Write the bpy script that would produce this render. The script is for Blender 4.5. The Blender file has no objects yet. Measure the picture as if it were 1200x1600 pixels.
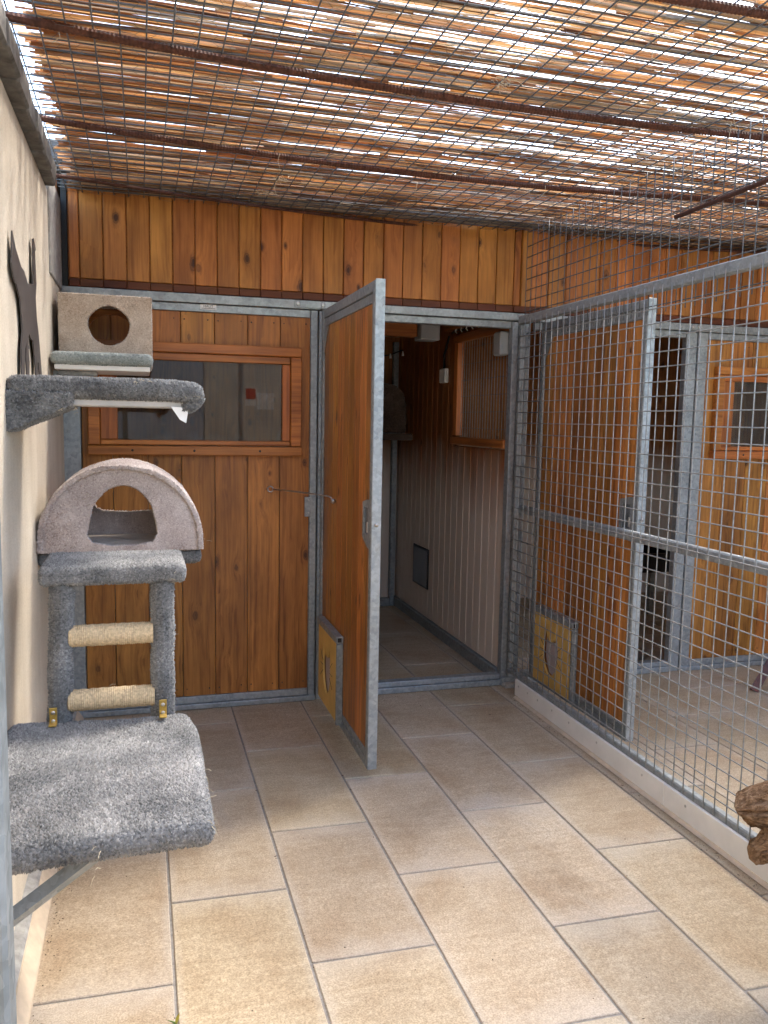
import bpy, bmesh, math, random
import numpy as np
from mathutils import Vector, Matrix, noise as mnoise
random.seed(7); rng = np.random.default_rng(7)
SC = bpy.context.scene
COL = SC.collection
R = math.radians

# ------------------------------------------------------------------ camera
F, YAW, PITCH, ROLL = 1284.1, 0.287414, -0.110363, 0.0189137
CP = Vector((-0.0069, -4.176, 1.4853))
fwd = Vector((math.sin(YAW) * math.cos(PITCH), math.cos(YAW) * math.cos(PITCH), math.sin(PITCH)))
r0 = Vector((math.cos(YAW), -math.sin(YAW), 0)); u0 = r0.cross(fwd)
rt = r0 * math.cos(ROLL) + u0 * math.sin(ROLL); up = -r0 * math.sin(ROLL) + u0 * math.cos(ROLL)
cam = bpy.data.cameras.new('camera'); cam_o = bpy.data.objects.new('camera', cam); COL.objects.link(cam_o)
M = Matrix((rt, up, -fwd)).transposed().to_4x4(); M.translation = CP
cam_o.matrix_world = M
cam.sensor_fit = 'VERTICAL'; cam.sensor_height = 24; cam.lens = F / 1600 * 24
cam.clip_start = .02; cam.clip_end = 3000
SC.camera = cam_o

# ------------------------------------------------------------------ light
SUN_DIR = Vector((0.70, 0.36, 1.0)).normalized()          # towards the sun: right, behind the cabin
elev = math.asin(SUN_DIR.z); azim = math.atan2(SUN_DIR.x, SUN_DIR.y)
W = bpy.data.worlds.new('World'); SC.world = W; W.use_nodes = True
nt = W.node_tree; nt.nodes.clear()
sky = nt.nodes.new('ShaderNodeTexSky'); sky.sky_type = 'NISHITA'; sky.sun_disc = False
sky.sun_elevation = elev; sky.sun_rotation = azim
sky.air_density = 1.2; sky.dust_density = 2.5; sky.ozone_density = 1.0
bg = nt.nodes.new('ShaderNodeBackground'); bg.inputs[1].default_value = 0.15
wo = nt.nodes.new('ShaderNodeOutputWorld')
nt.links.new(sky.outputs[0], bg.inputs[0]); nt.links.new(bg.outputs[0], wo.inputs[0])
sl = bpy.data.lights.new('sun', 'SUN'); sl.energy = 1.5; sl.angle = R(10); sl.color = (1, .95, .86)
so = bpy.data.objects.new('sun', sl); COL.objects.link(so)
so.rotation_euler = SUN_DIR.to_track_quat('Z', 'Y').to_euler(); so.location = (6, 4, 12)
vs = SC.view_settings; vs.view_transform = 'Standard'; vs.look = 'None'; vs.exposure = 3.05; vs.gamma = 1; vs.use_curve_mapping = False
SC.cycles.max_bounces = 9; SC.cycles.diffuse_bounces = 5; SC.cycles.transparent_max_bounces = 16

# ------------------------------------------------------------------ materials
def nodes(name):
    m = bpy.data.materials.new(name); m.use_nodes = True
    t = m.node_tree; b = t.nodes['Principled BSDF']
    return m, t, b, t.nodes, t.links
def N(t, kind, **kw):
    n = t.nodes.new('ShaderNode' + kind)
    for k, v in kw.items(): setattr(n, k, v)
    return n
def math_n(t, op, a, b=None, c=None):
    n = N(t, 'Math', operation=op)
    for i, v in enumerate((a, b, c)):
        if v is None: continue
        if isinstance(v, (int, float)): n.inputs[i].default_value = v
        else: t.links.new(v, n.inputs[i])
    return n.outputs[0]
def ramp(t, fac, stops):
    n = N(t, 'ValToRGB'); e = n.color_ramp.elements
    while len(e) < len(stops): e.new(.5)
    for i, (p, c) in enumerate(stops):
        e[i].position = p; e[i].color = tuple(c) + (1,) if len(c) == 3 else c
    t.links.new(fac, n.inputs[0]); return n.outputs[0]
def mixc(t, fac, a, b, mode='MIX'):
    n = N(t, 'Mix', data_type='RGBA', blend_type=mode)
    for i, v in ((0, fac), (6, a), (7, b)):
        if isinstance(v, (int, float)): n.inputs[i].default_value = v
        elif isinstance(v, tuple): n.inputs[i].default_value = v + (1,)
        else: t.links.new(v, n.inputs[i])
    return n.outputs[2]
def bump(t, b, h, strength=.3, dist=.01):
    n = N(t, 'Bump'); n.inputs['Strength'].default_value = strength; n.inputs['Distance'].default_value = dist
    t.links.new(h, n.inputs['Height']); t.links.new(n.outputs[0], b.inputs['Normal'])
def objcoord(t, rand=True):
    tc = N(t, 'TexCoord'); oi = N(t, 'ObjectInfo')
    if not rand: return tc.outputs['Object'], oi.outputs['Random']
    cmb = N(t, 'CombineXYZ')
    for i, k in enumerate((31.7, 57.3, 93.1)): t.links.new(math_n(t, 'MULTIPLY', oi.outputs['Random'], k), cmb.inputs[i])
    add = N(t, 'VectorMath', operation='ADD'); t.links.new(tc.outputs['Object'], add.inputs[0]); t.links.new(cmb.outputs[0], add.inputs[1])
    return add.outputs[0], oi.outputs['Random']
def mapping(t, v, scale):
    n = N(t, 'Mapping'); n.inputs['Scale'].default_value = scale; t.links.new(v, n.inputs[0]); return n.outputs[0]
def noise_t(t, v, scale, detail=4, rough=.55, dist=0.):
    n = N(t, 'TexNoise'); n.inputs['Scale'].default_value = scale; n.inputs['Detail'].default_value = detail
    n.inputs['Roughness'].default_value = rough; n.inputs['Distortion'].default_value = dist
    if v is not None: t.links.new(v, n.inputs['Vector'])
    return n.outputs['Fac']

def wood(name, axis=2, light=(.52, .222, .052), dark=(.24, .086, .019), knot=(.075, .026, .010), knots=1., rough=.42, wash=False, vary=.35, wear=.0):
    m, t, b, ns, L = nodes(name)
    v, rnd = objcoord(t)
    ks = [1., 1., 1.]; ks[axis] = .55
    warp = noise_t(t, mapping(t, v, tuple(3. if i != axis else .8 for i in range(3))), 1.0, 2)
    vo = N(t, 'TexVoronoi'); vo.inputs['Scale'].default_value = 9.0; vo.inputs['Randomness'].default_value = 1
    L.new(mapping(t, v, tuple(ks)), vo.inputs['Vector']); d = vo.outputs['Distance']
    kn = noise_t(t, v, 26., 3, .6); ksz = N(t, 'SeparateXYZ'); L.new(vo.outputs['Color'], ksz.inputs[0])
    d = math_n(t, 'ADD', math_n(t, 'DIVIDE', d, math_n(t, 'ADD', .35, math_n(t, 'MULTIPLY', ksz.outputs[0], .9))), math_n(t, 'MULTIPLY', math_n(t, 'SUBTRACT', kn, .5), .16))
    swirl = math_n(t, 'DIVIDE', .028 * knots, math_n(t, 'ADD', math_n(t, 'MULTIPLY', d, d), .03))
    sep = N(t, 'SeparateXYZ'); L.new(v, sep.inputs[0])
    ax = [i for i in range(3) if i != axis]
    cmb = N(t, 'CombineXYZ')
    for i in ax:
        L.new(math_n(t, 'ADD', math_n(t, 'MULTIPLY', sep.outputs[i], 62.), math_n(t, 'ADD', math_n(t, 'MULTIPLY', warp, 5.), math_n(t, 'MULTIPLY', swirl, 3.0))), cmb.inputs[i])
    L.new(math_n(t, 'MULTIPLY', sep.outputs[axis], 1.6), cmb.inputs[axis])
    g1 = noise_t(t, cmb.outputs[0], 1.0, 3, .6)
    fs = [420.] * 3; fs[axis] = 9.
    g2 = noise_t(t, mapping(t, v, tuple(fs)), 1.0, 2)
    g = math_n(t, 'ADD', math_n(t, 'MULTIPLY', g1, .95), math_n(t, 'MULTIPLY', g2, .22))
    c = ramp(t, g, [(.40, dark), (.54, tuple(.55 * a + .45 * e for a, e in zip(light, dark))), (.72, light)])
    blot = noise_t(t, mapping(t, v, tuple(7. if i != axis else 2.2 for i in range(3))), 1.0, 4, .6)
    c = mixc(t, 1., c, ramp(t, blot, [(.3, (.66, .60, .52)), (.65, (1.12, 1.1, 1.05))]), 'MULTIPLY')
    km = ramp(t, d, [(.09 * knots, (1, 1, 1)), (.115 * knots + .001, (.55, .55, .55)), (.15 * knots + .002, (.75, .75, .75)), (.18 * knots + .003, (.22, .22, .22)), (.30 * knots + .004, (0, 0, 0))])
    if knots: c = mixc(t, km, c, knot)
    if wear:
        wn = noise_t(t, mapping(t, v, (9, 9, 4)), 1.0, 6, .7)
        c = mixc(t, ramp(t, wn, [(.52, (0, 0, 0)), (.68, (wear, wear, wear))]), c, (.30, .17, .075))
    br = math_n(t, 'ADD', 1 - vary / 2, math_n(t, 'MULTIPLY', rnd, vary))
    cb = N(t, 'CombineXYZ'); L.new(br, cb.inputs[0])
    L.new(math_n(t, 'MULTIPLY', br, math_n(t, 'ADD', .9, math_n(t, 'MULTIPLY', math_n(t, 'FRACT', math_n(t, 'MULTIPLY', rnd, 7.3)), .22))), cb.inputs[1]); L.new(br, cb.inputs[2])
    c = mixc(t, 1., c, cb.outputs[0], 'MULTIPLY')
    if wash:                                                       # limewashed lower boards
        geo = N(t, 'NewGeometry'); sz = N(t, 'SeparateXYZ'); L.new(geo.outputs['Position'], sz.inputs[0])
        wz = math_n(t, 'ADD', sz.outputs[2], math_n(t, 'MULTIPLY', blot, .5))
        wf = ramp(t, math_n(t, 'MULTIPLY', wz, .5), [(.58, (.9, .9, .9)), (.80, (0, 0, 0))])
        c = mixc(t, wf, c, mixc(t, g, (.56, .47, .385), (.76, .68, .58)))
    L.new(c, b.inputs['Base Color'])
    L.new(math_n(t, 'ADD', rough - .08, math_n(t, 'MULTIPLY', g1, .2)), b.inputs['Roughness'])
    b.inputs['Specular IOR Level'].default_value = .4
    bump(t, b, math_n(t, 'SUBTRACT', g, math_n(t, 'MULTIPLY', km, .5) if knots else 0.), .22, .002)
    return m

def simple(name, col, rough=.6, metal=0., var=.15, scale=20., bmp=.1, bd=.002, spec=.4):
    m, t, b, ns, L = nodes(name)
    v, rnd = objcoord(t)
    n = noise_t(t, v, scale, 5, .6)
    c = ramp(t, n, [(.3, tuple(x * (1 - var) for x in col)), (.7, tuple(min(1, x * (1 + var)) for x in col))])
    L.new(c, b.inputs['Base Color']); b.inputs['Roughness'].default_value = rough; b.inputs['Metallic'].default_value = metal
    b.inputs['Specular IOR Level'].default_value = spec
    if bmp: bump(t, b, n, bmp, bd)
    return m

def galv(name, lo=(.24, .27, .285), hi=(.44, .475, .49), metal=.55, rough=.42):
    m, t, b, ns, L = nodes(name)
    v, rnd = objcoord(t)
    vo = N(t, 'TexVoronoi'); vo.inputs['Scale'].default_value = 70; L.new(v, vo.inputs['Vector'])
    big = noise_t(t, v, 6, 6, .65); fine = noise_t(t, v, 55, 3)
    sv = N(t, 'SeparateXYZ'); L.new(vo.outputs['Color'], sv.inputs[0])
    f = math_n(t, 'ADD', math_n(t, 'MULTIPLY', sv.outputs[0], .22), math_n(t, 'ADD', math_n(t, 'MULTIPLY', big, .6), math_n(t, 'MULTIPLY', fine, .3)))
    c = ramp(t, f, [(.34, lo), (.72, hi)])
    dirt = noise_t(t, mapping(t, v, (14, 14, 5)), 1., 6, .7)
    c = mixc(t, ramp(t, dirt, [(.60, (0, 0, 0)), (.75, (.55, .55, .55))]), c, (.20, .17, .13))
    L.new(c, b.inputs['Base Color']); b.inputs['Metallic'].default_value = metal
    L.new(math_n(t, 'ADD', rough - .1, math_n(t, 'MULTIPLY', sv.outputs[1], .25)), b.inputs['Roughness'])
    bump(t, b, f, .12, .001)
    return m

def tile_mat():
    m, t, b, ns, L = nodes('stone_tile')
    v, rnd = objcoord(t)
    big = noise_t(t, mapping(t, v, (1, .7, 1)), 3.2, 6, .62, .4)
    streak = noise_t(t, mapping(t, v, (5, 30, 5)), 1., 4, .65, .8)
    sp = noise_t(t, v, 210, 3, .7); sp2 = noise_t(t, v, 75, 4, .7)
    c = ramp(t, big, [(.28, (.41, .30, .19)), (.45, (.48, .38, .26)), (.60, (.52, .425, .305)), (.78, (.50, .43, .335))])
    c = mixc(t, .5, c, ramp(t, streak, [(.3, (.78, .72, .64)), (.7, (1.15, 1.14, 1.12))]), 'MULTIPLY')
    c = mixc(t, .75, c, ramp(t, sp, [(.32, (.50, .44, .36)), (.52, (1, 1, 1)), (.70, (1.45, 1.42, 1.38))]), 'MULTIPLY')
    c = mixc(t, .5, c, ramp(t, sp2, [(.3, (.72, .66, .58)), (.65, (1.2, 1.18, 1.15))]), 'MULTIPLY')
    tc = N(t, 'TexCoord'); sx = N(t, 'SeparateXYZ'); L.new(tc.outputs['Generated'], sx.inputs[0])
    ex = math_n(t, 'MULTIPLY', math_n(t, 'ABSOLUTE', math_n(t, 'SUBTRACT', sx.outputs[0], .5)), 2.)
    ey = math_n(t, 'MULTIPLY', math_n(t, 'ABSOLUTE', math_n(t, 'SUBTRACT', sx.outputs[1], .5)), 2.)
    ed = math_n(t, 'ADD', math_n(t, 'MAXIMUM', ex, math_n(t, 'ADD', math_n(t, 'MULTIPLY', ey, .5), .5)), math_n(t, 'MULTIPLY', math_n(t, 'SUBTRACT', big, .5), .35))
    c = mixc(t, ramp(t, ed, [(.84, (0, 0, 0)), (1., (.34, .34, .34))]), c, (.60, .53, .44))
    br = math_n(t, 'ADD', .92, math_n(t, 'MULTIPLY', rnd, .14))
    cb = N(t, 'CombineXYZ'); L.new(br, cb.inputs[0]); L.new(math_n(t, 'MULTIPLY', br, 1.0), cb.inputs[1])
    L.new(math_n(t, 'MULTIPLY', br, math_n(t, 'ADD', .97, math_n(t, 'MULTIPLY', math_n(t, 'FRACT', math_n(t, 'MULTIPLY', rnd, 5.1)), .08))), cb.inputs[2])
    c = mixc(t, 1., c, cb.outputs[0], 'MULTIPLY')
    pit = noise_t(t, v, 34, 2)
    c = mixc(t, ramp(t, pit, [(.77, (0, 0, 0)), (.80, (.5, .5, .5))]), c, (.12, .08, .05))
    c = mixc(t, 1., c, (.90, .915, .925), 'MULTIPLY')
    L.new(c, b.inputs['Base Color']); L.new(math_n(t, 'ADD', .42, math_n(t, 'MULTIPLY', sp2, .3)), b.inputs['Roughness'])
    b.inputs['Specular IOR Level'].default_value = .35
    bump(t, b, math_n(t, 'ADD', math_n(t, 'ADD', sp, sp2), math_n(t, 'MULTIPLY', streak, 1.2)), .28, .0025)
    return m

def carpet_mat(name, stops, base=False):
    m, t, b, ns, L = nodes(name)
    geo = N(t, 'NewGeometry'); tc = N(t, 'TexCoord')
    big = noise_t(t, tc.outputs['Object'], 7, 4, .6)
    r = geo.outputs['Random Per Island'] if not base else noise_t(t, tc.outputs['Object'], 240, 2)
    f = math_n(t, 'ADD', math_n(t, 'ADD', .14, math_n(t, 'MULTIPLY', r, .38)), math_n(t, 'MULTIPLY', math_n(t, 'SUBTRACT', big, .5), 1.0))
    L.new(ramp(t, math_n(t, 'ADD', f, .2), stops), b.inputs['Base Color'])
    b.inputs['Roughness'].default_value = .95; b.inputs['Specular IOR Level'].default_value = .08
    b.inputs['Sheen Weight'].default_value = .25; b.inputs['Sheen Roughness'].default_value = .5
    return m

def reed_mat():
    m, t, b, ns, L = nodes('dry_reed')
    geo = N(t, 'NewGeometry'); oi = N(t, 'ObjectInfo'); tc = N(t, 'TexCoord')
    r = math_n(t, 'FRACT', math_n(t, 'ADD', geo.outputs['Random Per Island'], math_n(t, 'MULTIPLY', oi.outputs['Random'], 13.7)))
    n = noise_t(t, mapping(t, tc.outputs['Object'], (2.5, 90, 90)), 1., 4, .65)
    c = ramp(t, r, [(0., (.13, .065, .032)), (.18, (.32, .17, .08)), (.38, (.52, .32, .155)), (.60, (.72, .56, .36)), (.84, (.74, .66, .52)), (1., (.30, .28, .25))])
    c = mixc(t, .8, c, ramp(t, n, [(.3, (.5, .44, .38)), (.65, (1.2, 1.2, 1.15))]), 'MULTIPLY')
    L.new(c, b.inputs['Base Color']); b.inputs['Roughness'].default_value = .55
    tr = N(t, 'BsdfTranslucent'); L.new(mixc(t, 1., c, (1., .84, .66), 'MULTIPLY'), tr.inputs[0])
    mx = N(t, 'MixShader'); mx.inputs[0].default_value = .55
    out = ns['Material Output']; L.new(b.outputs[0], mx.inputs[1]); L.new(tr.outputs[0], mx.inputs[2]); L.new(mx.outputs[0], out.inputs[0])
    return m

def plaster():
    m, t, b, ns, L = nodes('beige_plaster')
    v, _ = objcoord(t, False)
    n1 = noise_t(t, v, 2.2, 6, .6, .3); n2 = noise_t(t, v, 160, 3, .7); run = noise_t(t, mapping(t, v, (9, 9, .6)), 1., 5, .6)
    c = ramp(t, n1, [(.3, (.56, .49, .395)), (.7, (.70, .63, .525))])
    c = mixc(t, .55, c, ramp(t, run, [(.32, (.82, .79, .74)), (.6, (1.05, 1.05, 1.04))]), 'MULTIPLY')
    c = mixc(t, .5, c, ramp(t, n2, [(.3, (.7, .68, .62)), (.6, (1.1, 1.1, 1.1))]), 'MULTIPLY')
    L.new(c, b.inputs['Base Color']); b.inputs['Roughness'].default_value = .9; b.inputs['Specular IOR Level'].default_value = .15
    bump(t, b, math_n(t, 'ADD', n2, math_n(t, 'MULTIPLY', n1, 2.)), .5, .004)
    return m

def glass():
    m, t, b, ns, L = nodes('window_glass')
    b.inputs['Base Color'].default_value = (.75, .8, .8, 1); b.inputs['Transmission Weight'].default_value = 1.
    b.inputs['Roughness'].default_value = 0.; b.inputs['IOR'].default_value = 1.52
    v, _ = objcoord(t); bump(t, b, noise_t(t, v, 2., 1), .006, .01)
    return m

WOOD = wood('stained_pine_upright', 2, knots=.85, vary=.4)
WOOD_UP = wood('stained_pine_fascia', 2, light=(.55, .225, .054), dark=(.34, .118, .025), vary=.32, knots=.85)
WOOD_DOOR = wood('stained_pine_door', 2, light=(.53, .22, .053), dark=(.20, .069, .017), knots=.7, wear=.2, vary=.5)
WOODX = wood('stained_pine_crosswise', 0, light=(.56, .205, .048), dark=(.30, .092, .020), knots=0., rough=.38)
WOODY = wood('stained_pine_lengthwise', 1, light=(.40, .135, .03), dark=(.2, .06, .013), knots=0.)
WOODT = wood('window_timber_upright', 2, light=(.56, .205, .048), dark=(.29, .09, .020), knots=0., rough=.38)
WOODW = wood('limewashed_pine', 2, light=(.34, .125, .035), dark=(.18, .06, .015), knots=.8, rough=.6, wash=True, vary=.15)
BATTEN = wood('dark_brown_batten', 0, light=(.16, .050, .020), dark=(.09, .026, .011), knots=0., rough=.6)
GALV = galv('galvanised_steel')
GALVD = galv('weathered_galvanised_steel', (.19, .21, .21), (.34, .365, .37), .35, .55)
GALV_SHADED = galv('shaded_galvanised_steel', (.10, .115, .12), (.20, .22, .225), .3, .55)  # darker copy of the galvanised steel, shade put into its colour
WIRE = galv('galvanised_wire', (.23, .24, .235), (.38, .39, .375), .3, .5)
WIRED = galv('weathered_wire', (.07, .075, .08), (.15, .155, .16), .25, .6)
RUST = simple('rusty_steel', (.085, .034, .021), .85, .1, .45, 60, .3)
TILE = tile_mat()
GROUT = simple('grey_grout', (.27, .245, .215), .95, 0, .25, 60, .3)
PLASTER = plaster()
REED = reed_mat()
GLASS = glass()
GREY = [(.05, (.03, .030, .030)), (.35, (.11, .109, .105)), (.62, (.215, .21, .20)), (1., (.48, .46, .43))]
DKGREY = [(.05, (.03, .032, .036)), (.4, (.10, .10, .10)), (.7, (.21, .21, .205)), (1., (.46, .455, .44))]
BEIGE = [(.05, (.26, .185, .13)), (.35, (.50, .39, .30)), (.62, (.66, .55, .45)), (1., (.88, .79, .70))]
PINK = [(.05, (.20, .145, .125)), (.35, (.44, .355, .32)), (.62, (.60, .51, .465)), (1., (.86, .78, .73))]
GREEN = [(.05, (.12, .14, .12)), (.4, (.25, .285, .27)), (.7, (.40, .43, .41)), (1., (.62, .63, .58))]
CARP = {k: (carpet_mat(k + '_carpet_backing', s, True), carpet_mat(k + '_carpet_pile', s)) for k, s in
        dict(grey=GREY, charcoal=DKGREY, beige=BEIGE, mauve=PINK, green=GREEN, brown=[(.05, (.03, .02, .014)), (.5, (.085, .055, .04)), (1., (.17, .12, .09))]).items()}
SISAL = simple('sisal_rope', (.58, .44, .265), .9, 0, .3, 140, .4)
WHITEP = simple('white_plastic', (.78, .77, .73), .45, 0, .06, 9, .05)
GREYP = simple('grey_plastic', (.34, .35, .35), .5, 0, .1, 9, .05)
GREYP2 = simple('bare_grey_board', (.44, .42, .39), .8, 0, .12, 14, .1)
BLACKP = simple('black_plastic', (.012, .012, .013), .45, 0, .2, 9, .05)
CATM = simple('dark_cutout_metal', (.085, .074, .070), .55, .2, .15, 12, .05)
STEEL = simple('bright_steel', (.55, .54, .52), .3, .9, .15, 40, .05)
BRASS = simple('yellowed_brass', (.50, .34, .09), .4, .7, .3, 60, .1)
YELLOW = simple('ochre_flap_board', (.70, .45, .13), .6, 0, .14, 9, .15)
FLAPP = simple('milky_flap_leaf', (.42, .36, .36), .35, 0, .1, 9, .05)
PAPER = simple('white_paper', (.78, .77, .74), .7, 0, .04, 9, 0)
REDINK = simple('red_print', (.55, .04, .04), .6, 0, .05, 9, 0)
INK = simple('dark_print', (.03, .03, .03), .6, 0, .05, 9, 0)
STONE = simple('grey_coping_stone', (.13, .12, .105), .95, 0, .5, 22, .7, .006)
MORTAR = simple('cement_mortar', (.33, .32, .30), .95, 0, .3, 30, .5, .004)
KERB = simple('beige_kerb_tile', (.58, .47, .345), .6, 0, .12, 25, .1)
ROOFM = simple('dark_roof_sheet', (.06, .06, .06), .8, 0, .3, 8, .1)
GREYWALL = simple('dark_grey_render', (.11, .112, .118), .8, 0, .15, 3, .1)
BRWALL = simple('brown_render', (.17, .145, .115), .9, 0, .2, 3, .1)
BOUNCE_PAVE = simple('pale_bounce_paving', (.50, .46, .40), .9, 0, .1, 6, .2)  # pale tone chosen to reflect light into the run
GROUND = simple('packed_earth', (.26, .22, .17), .95, 0, .3, .8, .3)
LEAF = simple('green_leaf', (.12, .20, .03), .5, 0, .3, 40, .1)
LEAFY = simple('yellowed_leaf', (.42, .36, .05), .5, 0, .2, 40, .1)
GRIT = simple('dark_grit', (.13, .095, .065), .95, 0, .5, 300, 0)
STRAW = simple('dry_straw', (.52, .44, .30), .8, 0, .2, 40, 0)
DARKW = wood('dark_red_wood', 2, light=(.14, .036, .016), dark=(.06, .014, .008), knots=0., rough=.35)

# ------------------------------------------------------------------ helpers
def thing(name, label, cat, loc=(0, 0, 0), group=None):
    o = bpy.data.objects.new(name, None); o.empty_display_size = .1; COL.objects.link(o); o.location = loc
    o['label'] = label; o['category'] = cat
    if group: o['group'] = group
    return o
def tag(o, label, cat, group=None):
    o['label'] = label; o['category'] = cat
    if group: o['group'] = group
    return o
def wloc(o):
    v = Vector(o.location)
    while o.parent: o = o.parent; v = v + Vector(o.location)
    return v
def link(name, me, mat, parent=None, loc=(0, 0, 0)):
    o = bpy.data.objects.new(name, me); COL.objects.link(o)
    if mat and not me.materials: me.materials.append(mat)
    loc = Vector(loc)
    if parent: o.parent = parent; loc = loc - wloc(parent)
    o.location = loc
    return o
def bm_obj(name, bm, mat, parent=None, center=None, smooth=False):
    """links a bmesh given in world coordinates as one mesh whose origin is its own centre"""
    if center is None:
        lo = Vector((min(v.co[i] for v in bm.verts) for i in range(3))); hi = Vector((max(v.co[i] for v in bm.verts) for i in range(3)))
        center = (lo + hi) / 2
    center = Vector(center)
    for v in bm.verts: v.co -= center
    bm.normal_update()
    me = bpy.data.meshes.new(name); bm.to_mesh(me); bm.free()
    if smooth: me.polygons.foreach_set('use_smooth', [True] * len(me.polygons))
    return link(name, me, mat, parent, center)
def add_box(bm, x, y, z, bev=0., seg=1):
    g = bmesh.ops.create_cube(bm, size=1.)['verts']
    for v in g:
        v.co = Vector(((x[0] + x[1]) / 2 + v.co.x * (x[1] - x[0]), (y[0] + y[1]) / 2 + v.co.y * (y[1] - y[0]), (z[0] + z[1]) / 2 + v.co.z * (z[1] - z[0])))
    if bev:
        es = list({e for v in g for e in v.link_edges})
        bmesh.ops.bevel(bm, geom=es, offset=bev, segments=seg, affect='EDGES', profile=.5)
def box(name, x, y, z, mat, parent=None, bev=.002):
    bm = bmesh.new(); add_box(bm, x, y, z, bev); return bm_obj(name, bm, mat, parent)
def boxes(name, lst, mat, parent=None, bev=.002):
    bm = bmesh.new()
    for x, y, z in lst: add_box(bm, x, y, z, bev)
    return bm_obj(name, bm, mat, parent)
def add_tube(bm, pts, rad, n=8, cap=True):
    pts = [Vector(p) for p in pts]; rings = []
    rad = rad if isinstance(rad, (list, tuple)) else [rad] * len(pts)
    tg = (pts[1] - pts[0]).normalized(); ref = Vector((0, 0, 1)) if abs(tg.z) < .9 else Vector((0, 1, 0))
    a = tg.cross(ref).normalized(); 
    for i, p in enumerate(pts):
        d = (pts[min(i + 1, len(pts) - 1)] - pts[max(i - 1, 0)]).normalized()
        a = (a - d * a.dot(d)).normalized(); b = d.cross(a)
        rings.append([bm.verts.new(p + (a * math.cos(k * 2 * math.pi / n) + b * math.sin(k * 2 * math.pi / n)) * rad[i]) for k in range(n)])
    for i in range(len(rings) - 1):
        for k in range(n): bm.faces.new((rings[i][k], rings[i][(k + 1) % n], rings[i + 1][(k + 1) % n], rings[i + 1][k]))
    if cap: bm.faces.new(rings[0][::-1]); bm.faces.new(rings[-1])
def tube(name, pts, rad, mat, parent=None, n=8, smooth=True):
    bm = bmesh.new(); add_tube(bm, pts, rad, n); return bm_obj(name, bm, mat, parent, smooth=smooth)
def prism(name, poly, ax, d0, d1, mat, parent=None, holes=(), bev=0.):
    """flat outline in the plane across axis ax (coords of the two other axes in order), extruded from d0 to d1"""
    bm = bmesh.new(); es = []
    def P(p, d):
        c = list(p); c.insert(ax, d); return Vector(c)
    for loop in [poly] + list(holes):
        vs_ = [bm.verts.new(P(p, d0)) for p in loop]
        es += [bm.edges.new((vs_[i], vs_[(i + 1) % len(vs_)])) for i in range(len(vs_))]
    bmesh.ops.triangle_fill(bm, use_beauty=True, edges=es)
    fs = list(bm.faces); ret = bmesh.ops.extrude_face_region(bm, geom=fs)
    for e in ret['geom']:
        if isinstance(e, bmesh.types.BMVert): e.co[ax] = d1
    bmesh.ops.recalc_face_normals(bm, faces=list(bm.faces))
    if bev:
        bmesh.ops.dissolve_limit(bm, angle_limit=.01, verts=list(bm.verts), edges=list(bm.edges))
        bmesh.ops.bevel(bm, geom=list(bm.edges), offset=bev, segments=1, affect='EDGES')
    return bm_obj(name, bm, mat, parent)
def dup(o, dx, parent=None):
    c = o.copy(); COL.objects.link(c)
    if parent: c.parent = parent
    else: c.location = Vector(o.location) + Vector(dx)
    for ch in list(o.children):
        d = dup(ch, (0, 0, 0), c)
    return c
def screw(p, axis, mat, parent, r=.006, d=.003):
    p = Vector(p); a = Vector(axis)
    return tube('screw', [p, p + a * d, p + a * (d + .001)], [r, r, r * .6], mat, parent, 8)

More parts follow.
